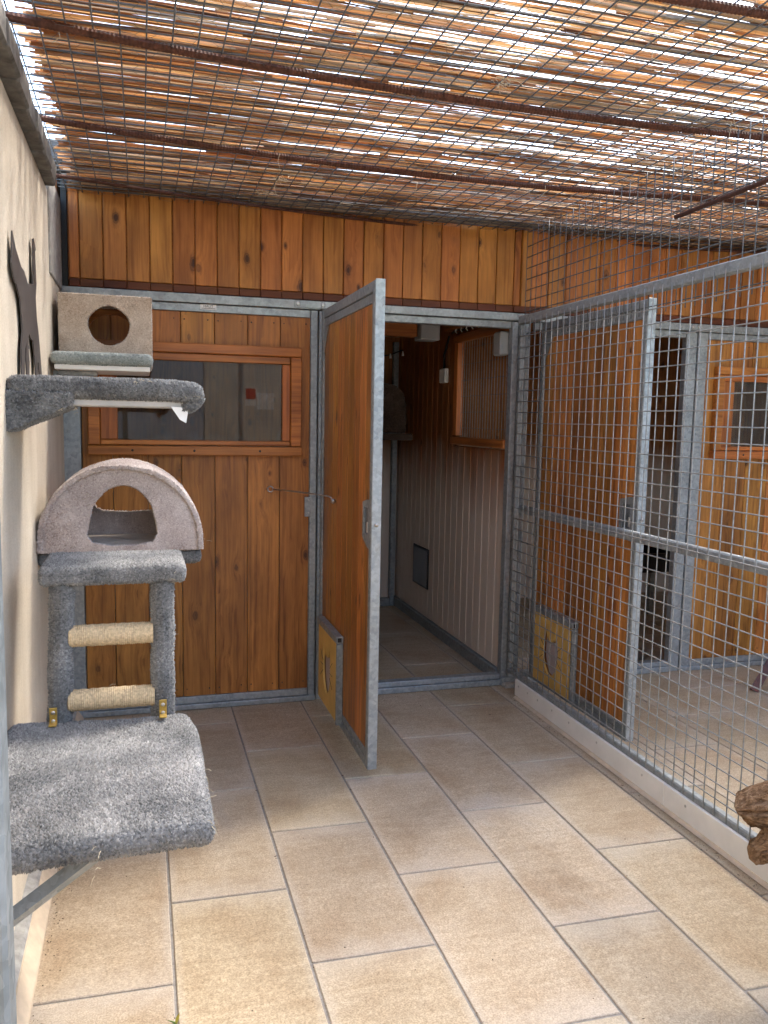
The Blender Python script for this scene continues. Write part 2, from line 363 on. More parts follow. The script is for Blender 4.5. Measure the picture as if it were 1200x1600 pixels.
def pile(name, obj, mat, dens=46000, h=.0075, r=.0034, fringe=None, jit=.6, keep=None):
    h *= .48; r *= 1.45; dens *= .95
    """short carpet tufts standing on the faces of a carpet-covered part"""
    me = obj.data; me.calc_loop_triangles()
    n = len(me.vertices); co = np.empty(n * 3); me.vertices.foreach_get('co', co); co = co.reshape(-1, 3)
    tr = np.empty(len(me.loop_triangles) * 3, int); me.loop_triangles.foreach_get('vertices', tr); tr = tr.reshape(-1, 3)
    A, B, C = co[tr[:, 0]], co[tr[:, 1]], co[tr[:, 2]]
    cr = np.cross(B - A, C - A); ar = np.linalg.norm(cr, axis=1) / 2; nm = cr / np.maximum(2 * ar, 1e-12)[:, None]
    if keep is not None: ar = ar * keep((A + B + C) / 3, nm)
    k = int(ar.sum() * dens); idx = rng.choice(len(ar), k, p=ar / ar.sum())
    u = rng.random(k); w = rng.random(k); f = u + w > 1; u[f] = 1 - u[f]; w[f] = 1 - w[f]
    p = A[idx] + (B - A)[idx] * u[:, None] + (C - A)[idx] * w[:, None]; nn = nm[idx]
    t1 = np.cross(nn, rng.normal(size=(k, 3))); t1 /= np.linalg.norm(t1, axis=1)[:, None]; t2 = np.cross(nn, t1)
    hh = h * (.55 + .9 * rng.random(k)); rr = r * (.7 + .6 * rng.random(k))
    lean = (t1 * rng.normal(0, jit, k)[:, None] + t2 * rng.normal(0, jit, k)[:, None])
    dirn = np.array([mnoise.noise_vector(Vector(q) * 5.) for q in p]); dirn -= nn * (dirn * nn).sum(1)[:, None]; lean = lean + dirn * 1.6
    apex = p + nn * hh[:, None] + lean * hh[:, None] * .6
    V = np.empty((k, 4, 3))
    for j in range(3):
        a = 2 * math.pi * j / 3
        V[:, j] = p - nn * .001 + (t1 * math.cos(a) + t2 * math.sin(a)) * rr[:, None]
    V[:, 3] = apex
    Fi = (np.arange(k)[:, None, None] * 4 + np.array([[0, 1, 3], [1, 2, 3], [2, 0, 3]])[None]).reshape(-1)
    m2 = bpy.data.meshes.new(name); m2.vertices.add(k * 4); m2.vertices.foreach_set('co', V.reshape(-1))
    m2.loops.add(len(Fi)); m2.loops.foreach_set('vertex_index', Fi); m2.polygons.add(k * 3)
    m2.polygons.foreach_set('loop_start', np.arange(k * 3) * 3); m2.update(calc_edges=True); m2.validate()
    m2.materials.append(mat)
    o = bpy.data.objects.new(name, m2); COL.objects.link(o); o.parent = obj; o['kind'] = 'stuff'
    return o
def soft_box(name, x, y, z, mat, parent=None, bev=.02, cuts=10, warp=None, amp=.003):
    amp *= .6
    """carpet-covered board: rounded, subdivided and a little uneven"""
    bm = bmesh.new(); add_box(bm, x, y, z, 0)
    bmesh.ops.bevel(bm, geom=list(bm.edges), offset=min(bev, (z[1] - z[0]) * .49), segments=3, affect='EDGES', profile=.5)
    for ax_, rngx in ((0, x), (1, y)):
        for i in range(1, cuts):
            c = rngx[0] + (rngx[1] - rngx[0]) * i / cuts
            nrm = [0, 0, 0]; nrm[ax_] = 1; cc = [0, 0, 0]; cc[ax_] = c
            bmesh.ops.bisect_plane(bm, geom=list(bm.verts) + list(bm.edges) + list(bm.faces), plane_co=cc, plane_no=nrm)
    for v in bm.verts:
        v.co += mnoise.noise_vector(v.co * 14) * amp
        if warp: v.co = Vector(warp(v.co))
    return bm_obj(name, bm, mat, parent, smooth=True)

def wire_path(y, z0, z1, x): return [(x, y, z0), (x, y, z1)]

# ================================================================== SETTING
ground = box('ground', (-60, 60), (-60, 60), (-.4, -.05), GROUND, bev=0); ground['kind'] = 'structure'
floor = box('floor', (-.42, 5.5), (-4.6, 2.2), (-.045, -.005), GROUT, bev=0); floor['kind'] = 'structure'
TX0, TW, TL = .0581, .36306, .7475
for n in range(-2, 15):
    xa, xb = TX0 + n * TW, TX0 + (n + 1) * TW
    xa, xb = max(xa, -.40), min(xb, 5.45)
    if xb - xa < .02: continue
    off = -.232 if n % 2 == 0 else -.607
    for k in range(-4, 7):
        ya, yb = off - TL * (k + 1), off - TL * k
        sh = -.028 * ((xa + xb) / 2 - .4)
        ya, yb = ya + sh, yb + sh
        yb = min(yb, 2.15); ya = max(ya, -4.55)
        if yb - ya < .03: continue
        g = .0038; bm = bmesh.new()
        add_box(bm, (xa + g, xb - g), (ya + g, yb - g), (-.03, 0), .0025)
        for v in bm.verts:
            v.co.y += -.028 * (v.co.x - (xa + xb) / 2) + random.uniform(-.0006, .0006); v.co.z += random.uniform(-.0004, .0004)
        bm_obj('tile', bm, TILE, floor)

pv = box('bounce_paving', (-4, 7), (-6.5, -4.61), (-.045, -.006), BOUNCE_PAVE, bev=0); pv['kind'] = 'structure'  # added out of view so its pale top bounces light inwards
# ---- left plaster wall with its kerb and coping
wall = box('plaster_wall', (-.62, -.36), (-5.2, 0.02), (-.04, 2.385), PLASTER, bev=0)
tag(wall, 'beige rendered wall on the left carrying the cat shelves', 'wall')
fw = box('plaster_wall', (5.42, 5.62), (-6.5, 0.0), (-.04, 2.5), PLASTER, bev=0)  # added out of view to hold back light from the right
tag(fw, 'added unseen wall beyond the right picture edge, cutting the light from that side', 'wall')
kb = bmesh.new()
prof = [(-.36, -.03), (-.288, -.03), (-.292, .012), (-.322, .058), (-.36, .058)]
prism('kerb', prof, 1, -4.4, -.05, KERB, wall)
prism('mortar_joint', [(-.36, .058), (-.326, .0585), (-.334, .070), (-.36, .078)], 1, -4.4, -.05, MORTAR, wall)
yy = -4.9
while yy < -.56:
    ln = random.uniform(.15, .24); bm = bmesh.new()
    zt = 2.40 + .02 * (yy + 1.5)
    add_box(bm, (-.66, -.318 + random.uniform(-.006, .006)), (yy + .007, min(yy + ln, -.50) - .007), (2.391 + random.uniform(-.004, .004), 2.475 + random.uniform(-.006, .006)), .008)
    for v in bm.verts: v.co += mnoise.noise_vector(v.co * 25) * .006
    bm_obj('coping_stone', bm, STONE, wall); yy += ln
box('shaded_corner_return', (-.42, -.352), (-.49, .03), (2.06, 2.47), MORTAR, wall, .004)  # upper wall corner in shadow, that shade put in as mortar grey
box('corner_gap_shade', (-.350, -.326), (-.006, .03), (2.082, 2.56), BLACKP, wall, 0)  # black strip painting the shade of an open gap

# ================================================================== CABIN
cab = thing('timber_cabin', 'orange stained timber cat cabin with galvanised frames at the back', 'cabin', (1.0, 0, 0))
# fascia of tongue-and-groove boards above the frame
back = box('fascia', (-.325, 5.3), (.022, .05), (2.07, 2.58), WOODX, cab, 0)
back['label'] = 'upper strip of upright stained boards under the reed roof'
fx = [-.322, -.274] + [-.274 + .1053 * i for i in range(1, 22)]
fx = [x for x in fx if x < 1.93] + [1.935]
for a, b_ in zip(fx, fx[1:]):
    d = random.uniform(-.001, .001)
    box('board', (a + .0022, b_ - .0022), (0.002 + d, .02), (2.122, 2.575), WOOD_UP, back, .003)
    box('batten', (a + .001, b_ - .001), (-.004, .02), (2.084, 2.119), BATTEN, back, .0025)
box('corner_trim', (1.938, 1.975), (.004, .02), (2.122, 2.575), WOOD, back, .003)
box('corner_trim', (1.978, 2.034), (-.012, .02), (2.10, 2.575), WOOD_UP, back, .003)
box('batten', (1.936, 2.05), (-.016, .02), (2.084, 2.117), BATTEN, back, .002)
x = 2.037
while x < 5.2:
    box('board', (x + .0022, x + .1031), (.002, .02), (2.122, 2.575), WOOD_UP, back, .003)
    box('batten', (x + .001, x + .1043), (-.004, .02), (2.084, 2.119), BATTEN, back, .0025); x += .1053
for i in range(16): 
    pass
roof = box('roof', (-.5, 5.5), (-.16, 2.5), (2.60, 2.68), ROOFM, cab, .004)
# interior shell
box('back_wall', (-.4, 5.3), (2.12, 2.2), (-.02, 2.6), WOODW, cab, 0)
box('side_wall', (-.42, -.37), (.06, 2.12), (-.02, 2.6), WOODW, cab, 0)
box('side_wall', (5.25, 5.3), (.06, 2.12), (-.02, 2.6), WOODW, cab, 0)
box('ceiling_panel', (-.4, 5.3), (.05, 2.12), (2.36, 2.40), WOOD, cab, 0)

def frame_panel(ox, left, st=-.283):
    """fixed panel: galvanised frame, upright boards, window. ox shifts it along the front"""
    fr = boxes('panel_frame', [((left + ox, st + ox), (-.004, .04), (0, 2.034)), ((.822 + ox, .858 + ox), (-.004, .04), (.0, 2.034)),
                               ((left + ox + .002, .87 + ox), (-.010, .04), (2.037, 2.081)), ((st + .002 + ox, .820 + ox), (-.002, .04), (1.996, 2.034)),
                               ((st + .002 + ox, .820 + ox), (-.003, .04), (.030, .066)), ((left + ox + .003, .86 + ox), (-.016, .04), (0.002, .0285))], GALV, cab, .003)
    edges = [st + .002, -.142, .020, .181, .343, .506, .669]
    zt, zb = 1.995, .067
    for a, b_ in zip(edges, edges[1:]):
        if a < -.2: box('board', (a + ox + .002, b_ + ox - .0015), (.006, .026), (zb, zt), WOOD, fr, .002)
        else:
            d = random.uniform(0, .0015)
            box('board', (a + ox + .0015, b_ + ox - .0015), (.006 + d, .026), (1.79, zt), WOOD, fr, .002)
            box('board', (a + ox + .0015, b_ + ox - .0015), (.006 + d, .026), (zb, 1.33), WOOD, fr, .002)
    prism('board', [(.6705 + ox, zb), (.820 + ox, zb), (.820 + ox, zt), (.6705 + ox, zt), (.6705 + ox, 1.79), (.72 + ox, 1.79), (.72 + ox, 1.33), (.6705 + ox, 1.33)], 1, .007, .026, WOOD, fr)
    for a in edges[1:]:
        for z in (1.962, .105):
            for q in (.018, .13): tube('nail', [(a + ox + q, .0085, z + random.uniform(-.006, .006)), (a + ox + q, .0050, z)], .0032, INK, fr, 6)
    wf = boxes('window', [((-.250 + ox, .772 + ox), (-.036, .004), (1.795, 1.842)), ((-.250 + ox, -.196 + ox), (-.034, .004), (1.347, 1.793)), ((.718 + ox, .772 + ox), (-.034, .004), (1.347, 1.793))], WOODX, cab, .004)
    for p in ((-.250 + ox, -.196 + ox), (.718 + ox, .772 + ox)): pass
    boxes('window_sash', [((-.194 + ox, .716 + ox), (-.022, .03), (1.758, 1.793)), ((-.194 + ox, .716 + ox), (-.030, .03), (1.349, 1.372))], WOODX, wf, .003)
    for sx in ((-.194 + ox, -.117 + ox), (.677 + ox, .716 + ox)): box('sash_stile', sx, (-.020, .03), (1.374, 1.756), WOODT, wf, .003)
    box('window_sill', (-.252 + ox, .774 + ox), (-.052, .004), (1.300, 1.345), WOODX, wf, .004)
    for sx in (-.05, .24, .56): tube('screw', [(sx + ox, -.053, 1.323), (sx + ox, -.0505, 1.323)], .006, INK, wf, 8)
    box('pane', (-.116 + ox, .676 + ox), (.002, .007), (1.373, 1.757), GLASS, wf, 0)
    return fr
p1 = frame_panel(0, -.365); p1['label'] = 'fixed boarded panel with window left of the open door'
p2 = frame_panel(3.5, -.374, -.310); p2['label'] = 'fixed boarded panel with window behind the mesh fence'
# jambs, corner posts, lintels and sills
jm = boxes('door_frame', [((.866, .901), (-.002, .045), (0, 2.034)), ((1.938, 1.972), (-.004, .05), (.0, 2.034)), ((1.976, 2.012), (-.020, .05), (0, 2.06)), ((2.016, 2.044), (.004, .05), (0, 2.034)),
                          ((.872, 2.03), (-.010, .045), (2.040, 2.081)), ((.903, 1.936), (.010, .05), (2.000, 2.0375)),
                          ((.903, 1.936), (-.012, .03), (0.002, .034)), ((.903, 1.936), (.0, .055), (.036, .064)), ((1.936, 2.02), (-.03, .04), (0.0, .05))], GALV, cab, .003)
j2 = boxes('door_frame', [((3.050, 3.122), (.004, .05), (0, 2.034)), ((2.078, 3.115), (-.010, .045), (2.040, 2.081)), ((2.08, 3.048), (.010, .05), (2.0, 2.0375)),
                          ((2.08, 3.048), (-.012, .03), (.002, .034)), ((2.08, 3.048), (.0, .055), (.036, .064))], GALV, cab, .003)
for x0, x1 in ((.735, .925), (1.955, 2.02), (3.055, 3.16)):
    h = box('hinge_plate', (x0, x1), (-.016, -.0108), (2.044, 2.078), GALV, cab, .0015)
    for sx in ((x0 + .018), (x1 - .045)): screw((sx, -.016, 2.061), (0, -1, 0), STEEL, h, .011, .006)
dbr = box('debris', (1.935, 2.02), (-.075, -.03), (0, .028), MORTAR, cab, .006)

# sticker HAUT
st = box('sticker', (.275, .352), (-.0045, -.0028), (2.009, 2.033), PAPER, cab, 0)
cu = bpy.data.curves.new('haut', 'FONT'); cu.body = 'HAUT'; cu.size = .0175; cu.align_x = 'CENTER'; cu.extrude = .0002
to = bpy.data.objects.new('haut_tmp', cu); COL.objects.link(to)
bpy.context.view_layer.update()
tm = bpy.data.meshes.new_from_object(to.evaluated_get(bpy.context.evaluated_depsgraph_get())); bpy.data.objects.remove(to)
tm.transform(Matrix.Rotation(math.pi / 2, 4, 'X')); tm.materials.clear(); tm.materials.append(INK)
link('lettering', tm, INK, st, (.3135, -.0052, 2.0185))
bm = bmesh.new(); xx = .281
while xx < .346:
    w_ = random.uniform(.002, .0045); add_box(bm, (xx, xx + w_), (-.0052, -.0046), (2.0125, 2.0155)); xx += w_ + .0012
bm_obj('small_print', bm, INK, st)

# ---- open door
def flap_outline(cy, cz, w, h):
    pts = [(-.25, .50), (-.42, .62), (-.68, 1.02), (-.86, .50), (-.92, .1), (-.86, -.32), (-.62, -.72), (-.3, -.95), (0, -1.0), (.3, -.95), (.62, -.72), (.86, -.32), (.92, .1), (.86, .50), (.68, 1.02), (.42, .62), (.25, .50)]
    return [(cy + a * w, cz + b_ * h) for a, b_ in pts]
def make_door(ox, oy, label):
    y0, y1 = oy - .985, oy
    zb, zt = .048, 2.030
    d = boxes('door', [((ox, ox + .040), (y0, y0 + .036), (zb, zt)), ((ox, ox + .040), (y1 - .036, y1), (zb, zt)), ((ox + .001, ox + .039), (y0 + .038, y1 - .038), (zt - .042, zt)),
                       ((ox + .006, ox + .034), (y0 + .038, y1 - .038), (zt - .082, zt - .044)), ((ox + .001, ox + .039), (y0 + .038, y1 - .038), (zb, zb + .036)), ((ox + .005, ox + .034), (y0 + .038, y1 - .038), (zb + .038, zb + .066))], GALVD, cab, .003)
    d['label'] = label
    box('end_plate', (ox + .002, ox + .041), (y0 - .004, y0 - .0005), (zb, zt + .004), GALV, d, .001)
    n = 9; ya, yb = y0 + .038, y1 - .038
    for i in range(n):
        a = ya + (yb - ya) * i / n; b_ = ya + (yb - ya) * (i + 1) / n; o = random.uniform(0, .001)
        box('board', (ox + .009 + o, ox + .030), (a + .0008, b_ - .0008), (zb + .067, zt - .083), WOOD_DOOR, d, .0015)
    prism('gusset', [(yb + .001, zt - .083), (yb - .085, zt - .083), (yb + .001, zt - .21)], 0, ox + .004, ox + .0085, GALVD, d)
    prism('lock_plate', [(y0 + .037, .965), (y0 + .075, .972), (y0 + .145, 1.005), (y0 + .145, 1.150), (y0 + .075, 1.165), (y0 + .037, 1.168)], 0, ox + .002, ox + .008, GALVD, d,
          holes=[[(y0 + .060, 1.022), (y0 + .122, 1.022), (y0 + .122, 1.132), (y0 + .060, 1.132)]])
    box('lock_hole_shade', (ox + .0082, ox + .0088), (y0 + .058, y0 + .124), (1.020, 1.134), GALV_SHADED, d, 0)  # thin dark sheet painting the shade inside the lock hole
    box('latch', (ox - .002, ox + .010), (y0 + .054, y0 + .066), (1.03, 1.075), STEEL, d, .002)
    tube('bolt', [(ox + .02, y0 - .004, 1.07), (ox + .02, y0 - .012, 1.07)], .008, STEEL, d)
    # cat flap
    fa, fb, fz0, fz1 = oy - .50, oy - .095, .075, .455
    cy, cz = (fa + fb) / 2 + .015, .268
    prism('cat_flap_board', [(fa, fz0), (fb, fz0), (fb, fz1), (fa, fz1)], 0, ox - .020, ox - .010, YELLOW, d, holes=[flap_outline(cy, cz, .092, .125)])
    lf = prism('cat_flap_leaf', [(p[0] - .014, p[1]) for p in flap_outline(cy, cz, .088, .120)], 0, ox - .0085, ox - .006, FLAPP, d)
    boxes('cat_flap_rail', [((ox - .028, ox + .008), (fa - .018, fb + .004), (fz1 + .001, fz1 + .034)), ((ox - .024, ox + .008), (fa - .018, fa - .001), (fz0 - .01, fz1 - .001)), ((ox - .024, ox + .008), (fb + .001, fb + .014), (fz0, fz1 - .001))], GALVD, d, .003)
    box('rail_end', (ox - .020, ox - .002), (fa - .0188, fa - .0182), (fz1 + .008, fz1 + .028), BLACKP, d, 0)
    for s in (-1, 1):
        for q in (-.05, 0., .05):
            a = cy + s * .075; tube('whisker', [(ox - .0205, a, cz + q * .5), (ox - .0205, a + s * .055, cz + q * 1.3)], .0012, INK, d, 5)
    return d
make_door(.870, -.045, 'open boarded door swung out at the centre, cat flap low by its hinge')
make_door(2.095, -.035, 'open boarded door close behind the mesh fence, with an ochre cat flap')
# stay hook holding the door open
stay = tube('door_stay', [(.628, -.030, 1.130), (.70, -.145, 1.130), (.79, -.275, 1.127), (.842, -.365, 1.124), (.852, -.385, 1.118), (.853, -.388, 1.095)], .004, STEEL, cab)
bm = bmesh.new(); add_tube(bm, [(.617 + .014 * math.cos(a), -.022 - .006 * math.cos(a), 1.130 + .014 * math.sin(a)) for a in [i * math.pi / 6 for i in range(13)]], .0035, 6, False)
bm_obj('eye', bm, STEEL, stay, smooth=True)
tube('screw', [(.605, .004, 1.131), (.605, -.022, 1.131)], .005, STEEL, stay)
tube('knob', [(.870, -.40, 1.104), (.858, -.40, 1.104), (.850, -.40, 1.104)], [.006, .013, .010], STEEL, stay)
sp_ = box('strike_plate', (.796, .832), (-.010, -.0045), (.985, 1.088), GALV, cab, .002)
for z in (1.005, 1.07): screw((.816, -.010, z), (0, -1, 0), STEEL, sp_, .005, .002)

# ---- partition inside, seen through the open door
part = boxes('partition', [((1.982, 2.0), (.05, 2.12), (.03, 1.33)), ((1.982, 2.0), (.87, 2.12), (1.33, 2.36)), ((1.982, 2.0), (.05, .87), (2.02, 2.36))], WOODW, cab, 0)
part['label'] = 'pale limewashed inner wall seen through the open doorway'
y = .06
while y < 2.1:
    b_ = min(y + .1045, 2.115)
    if y < .86:
        box('board', (1.955 + random.uniform(0, .001), 1.980), (y + .0018, b_ - .0018), (.075, 1.335), WOODW, part, .004)
    else:
        box('board', (1.955 + random.uniform(0, .001), 1.980), (y + .0018, b_ - .0018), (.075, 2.35), WOODW, part, .004)
    y += .1045
box('floor_rail', (1.935, 1.978), (.06, 2.12), (.0, .072), GALVD, part, .004)
bw = boxes('bar_window', [((1.935, 1.978), (.80, .86), (1.40, 1.99)), ], WOODT, part, .003)
for xx, zz in (((1.925, 1.978), (1.345, 1.392)), ((1.935, 1.978), (1.992, 2.04))): box('bar_window_rail', xx, (.052, .875), zz, WOODY, part, .003)
for i in range(19): tube('bar', [(1.962, .075 + i * .0395, 1.385), (1.962, 0.075 + i * .0395, 2.0)], .0016, WIRE, part, 6)
for i in range(6): tube('bar', [(1.966, .052, 1.45 + i * .1), (1.966, .80, 1.45 + i * .1)], .0011, WIRED, part, 6)
vt = box('vent_frame', (1.944, 1.954), (1.30, 1.63), (.285, .575), BLACKP, part, .002)
bm = bmesh.new()
for i in range(-12, 14):
    a = i * .022
    p0, p1 = Vector((1.943, 1.32 + a, .30)), Vector((1.943, 1.32 + a + .26, .56))
    t0 = max(0, (1.315 - p0.y) / .26); t1 = min(1, (1.615 - p0.y) / .26)
    if t1 > t0: add_tube(bm, [p0.lerp(p1, t0), p0.lerp(p1, t1)], .0016, 4)
bm_obj('vent_lattice', bm, GREYP, vt)
box('corner_post', (1.895, 1.935), (2.06, 2.105), (0, 2.1), GALVD, cab, .003)
box('back_floor_rail', (-.36, 1.894), (2.06, 2.118), (0, .06), GALVD, cab, .003)
box('ceiling_beam', (.2, 1.68), (.86, .93), (2.02, 2.13), WOODX, cab, .004)
box('ceiling_beam', (1.90, 1.978), (.06, .98), (2.075, 2.12), WOODY, cab, .004)
box('steel_beam', (1.80, 1.95), (.06, 2.11), (2.14, 2.22), GALVD, cab, .004)
jb = box('beam_box', (1.69, 1.82), (.82, .95), (2.00, 2.13), GREYP, cab, .006)
cb = [(1.93, .08 + .09 * i, 2.072 - (.012 if i % 2 else 0)) for i in range(10)]
cbl = tube('cable', cb, .007, BLACKP, cab, 6)
for i in range(1, 9, 1): tube('cable_clip', [(1.922, .08 + .09 * i, 2.085), (1.915, .08 + .09 * i, 2.058), (1.93, .095 + .09 * i, 2.05)], .004, WHITEP, cbl, 6)
box('junction_box', (1.925, 1.954), (1.00, 1.11), (1.745, 1.84), WHITEP, cab, .006)
tube('cable', [(1.945, 1.07, 1.835), (1.945, 1.075, 1.93), (1.945, 1.02, 2.0), (1.93, .95, 2.04)], .008, BLACKP, cab, 6)
box('switch_box', (1.900, 1.953), (.07, .17), (1.86, 1.99), GREYP, cab, .008)
cb2 = tube('string_lights', [(1.93 - .1 * i, 1.95, 2.03 - .02 * math.sin(i * 1.1) - .022 * i) for i in range(9)], .005, BLACKP, cab, 6)
for i in range(8): tube('bulb', [(1.93 - .1 * i, 1.945, 2.02 - .022 * i), (1.93 - .1 * i, 1.942, 1.985 - .022 * i)], [.006, .010], WHITEP, cb2, 6)
# cat bed on a bracket shelf at the back of the cabin
bed = thing('indoor_cat_house', 'dim dome topped cat house on a shelf inside the dark cabin', 'cat house', (1.6, 1.9, 1.35))
pts = [(1.30, 1.40), (1.885, 1.40), (1.885, 1.60), (1.865, 1.69), (1.80, 1.745), (1.68, 1.765), (1.42, 1.765), (1.34, 1.73), (1.30, 1.66)]
ob_ = prism('shell', pts, 1, 1.70, 2.09, CARP['brown'][0], bed)
pile('pile', ob_, CARP['brown'][1], 12000, .012, .006)
box('shelf', (1.22, 1.92), (1.62, 2.11), (1.345, 1.395), CARP['brown'][0], bed, .01)
box('bracket', (1.68, 1.71), (2.05, 2.11), (.9, 1.344), GALVD, bed, .003)
# things standing in the neighbouring cabin
cr = thing('black_crate', 'black shelf crate inside the dark neighbouring cabin', 'crate', (3.6, 1.2, .4))
boxes('side', [((3.40, 3.415), (.95, 1.4), (.42, .62)), ((3.86, 3.875), (.95, 1.4), (.42, .62)), ((3.416, 3.859), (.95, .965), (.42, .56)), ((3.416, 3.859), (1.385, 1.4), (.42, .62)), ((3.416, 3.859), (.966, 1.384), (.42, .435))], BLACKP, cr, .002)
for xx in (3.42, 3.82):
    for yy in (.97, 1.34): box('leg', (xx, xx + .04), (yy, yy + .04), (0, .418), GALVD, cr, .002)
bm = bmesh.new(); prof = [(0., .002), (.075, .002), (.10, .05), (.105, .052), (.098, .05), (.07, .012), (0, .012)]
def lathe(bm, prof, c, n=24):
    rings = [[bm.verts.new((c[0] + r_ * math.cos(2 * math.pi * k / n), c[1] + r_ * math.sin(2 * math.pi * k / n), c[2] + z_)) for k in range(n)] for r_, z_ in prof]
    for a, b_ in zip(rings, rings[1:]):
        for k in range(n): bm.faces.new((a[k], a[(k + 1) % n], b_[(k + 1) % n], b_[k]))
lathe(bm, prof, (3.02, .32, .0)); bmesh.ops.remove_doubles(bm, verts=list(bm.verts), dist=1e-5)
tag(bm_obj('feeding_bowl', bm, STEEL, smooth=True), 'steel feeding bowl on the floor inside the neighbouring cabin doorway', 'bowl')

# ================================================================== RIGHT FENCE
XF = 1.960
fen = thing('mesh_fence', 'galvanised welded mesh fence along the right side of the run', 'fence', (XF, -1.8, 0))
boxes('frame', [((XF - .018, XF + .018), (-3.45, -.06), (2.012, 2.056)), ((XF - .016, XF + .016), (-3.45, -.06), (.094, .124)), ((XF - .016, XF + .016), (-.095, -.062), (.126, 2.010)),
                ((XF - .016, XF + .016), (-3.45, -3.415), (.126, 2.010))], GALVD, fen, .005)
box('mid_rail', (XF + .004, XF + .036), (-3.414, -.096), (1.000, 1.042), GALV, fen, .005)
vm = bpy.data.meshes.new('upright_wire')
def shared_tube(name, L_, axis, r, n=6):
    bm = bmesh.new(); p0, p1 = Vector((0, 0, 0)), Vector((0, 0, 0)); p0[axis] = -L_ / 2; p1[axis] = L_ / 2
    add_tube(bm, [p0.lerp(p1, i / 4) for i in range(5)], r, n); me = bpy.data.meshes.new(name); bm.to_mesh(me); bm.free()
    me.polygons.foreach_set('use_smooth', [True] * len(me.polygons)); return me
def wires(par, mat, specs):
    for me, loc, rot in specs:
        o = link('wire', me, mat, par, loc); o.rotation_euler = rot
mv = shared_tube('upright_wire', 1.93, 2, .0025); mh = shared_tube('cross_wire', 3.35, 1, .0025)
for m_ in (mv, mh): m_.materials.append(WIRE)
sp = []; y = -.145
while y > -3.42:
    sp.append((mv, (XF - .019, y + random.uniform(-.001, .001), 1.067), (random.uniform(-.0008, .0008), random.uniform(-.001, .001), 0))); y -= .0600
z = .171
while z < 2.0:
    sp.append((mh, (XF - .0240, -1.755, z + random.uniform(-.001, .001)), (random.uniform(-.0005, .0005), 0, random.uniform(-.0006, .0006)))); z += .0572
wires(fen, WIRE, sp)
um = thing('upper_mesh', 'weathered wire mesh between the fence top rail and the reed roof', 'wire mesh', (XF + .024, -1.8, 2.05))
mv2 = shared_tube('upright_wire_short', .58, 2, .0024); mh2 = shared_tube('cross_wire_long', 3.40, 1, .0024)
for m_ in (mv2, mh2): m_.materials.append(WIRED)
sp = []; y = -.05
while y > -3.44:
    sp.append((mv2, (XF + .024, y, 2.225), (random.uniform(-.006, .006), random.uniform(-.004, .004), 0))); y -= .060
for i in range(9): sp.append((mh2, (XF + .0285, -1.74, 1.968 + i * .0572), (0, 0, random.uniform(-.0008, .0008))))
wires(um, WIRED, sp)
um2 = tube('top_bar', [(XF + .01, -1.36, 2.284), (XF + .01, -2.4, 2.30), (XF + .01, -3.44, 2.31)], .009, RUST, um)
# white skirting boards under the fence
for a, b_, lb in ((-1.545, -.205, 0), (-3.45, -1.549, 1)):
    sk = box('skirting_board', (XF - .030, XF - .0165), (a, b_), (.012, .100), WHITEP, fen, .0015)
    for sy in ((-.25, -.36, -.475, -.63, -.80, -1.05, -1.40) if not lb else (-1.68, -2.02, -2.35)): screw((XF - .030, sy, .072), (-1, 0, 0), STEEL, sk, .0055, .002)
prism('floor_strip', [(XF - .046, .003), (XF - .0305, .003), (XF - .0305, .012)], 1, -3.45, -.22, KERB, fen)

# ================================================================== FRONT (doorway the view is taken through)
ff = thing('front_fence', 'galvanised front fence beside the doorway, its post at the left picture edge', 'fence', (0, -3.45, 0))
box('door_post', (-.168, -.120), (-3.475, -3.435), (0, 2.1), GALV_SHADED, ff, .004)  # over-lit post toned down through its colour
box('door_post', (.84, .885), (-3.475, -3.435), (0, 2.1), GALV, ff, .004)
boxes('frame', [((-.36, -.17), (-3.47, -3.44), (2.06, 2.1)), ((-.36, -.17), (-3.47, -3.44), (.05, .09)), ((.887, 1.935), (-3.47, -3.44), (2.06, 2.1)), ((.887, 1.935), (-3.47, -3.44), (.05, .09)), ((-.118, .838), (-3.47, -3.44), (2.06, 2.1))], GALV, ff, .004)
mv3 = shared_tube('upright_wire_front', 1.97, 2, .002); mh3 = shared_tube('cross_wire_front', 1.05, 0, .002)
for m_ in (mv3, mh3): m_.materials.append(WIRE)
wires(ff, WIRE, [(mv3, (.93 + .06 * i, -3.455, 1.075), (0, 0, 0)) for i in range(17)] + [(mh3, (1.41, -3.451, .14 + .0572 * i), (0, 0, 0)) for i in range(34)])
sg = box('notice', (.905, 1.005), (-3.444, -3.442), (1.60, 1.76), PAPER, bev=0)
tag(sg, 'small red and white notice on the front mesh, seen reflected in the window', 'notice')
boxes('red_panel', [((.91, 1.0), (-3.4418, -3.4412), (1.66, 1.755))], REDINK, sg, 0)
pp = box('paper_sheet', (1.01, 1.17), (-3.444, -3.442), (1.57, 1.72), PAPER, bev=0)
tag(pp, 'white paper sheet on the front mesh beside the red notice, seen reflected', 'paper')
gw = boxes('garage_wall', [((-3.0, .75), (-6.7, -6.5), (-.05, 2.7))], GREYWALL, bev=0); tag(gw, 'dark grey wall facing the cabin, only seen reflected in its window', 'wall')
gw2 = boxes('rendered_wall', [((.76, 6.), (-6.7, -6.5), (-.05, 2.3))], BRWALL, bev=0); tag(gw2, 'brown rendered wall behind the front fence, only seen reflected in glass', 'wall')

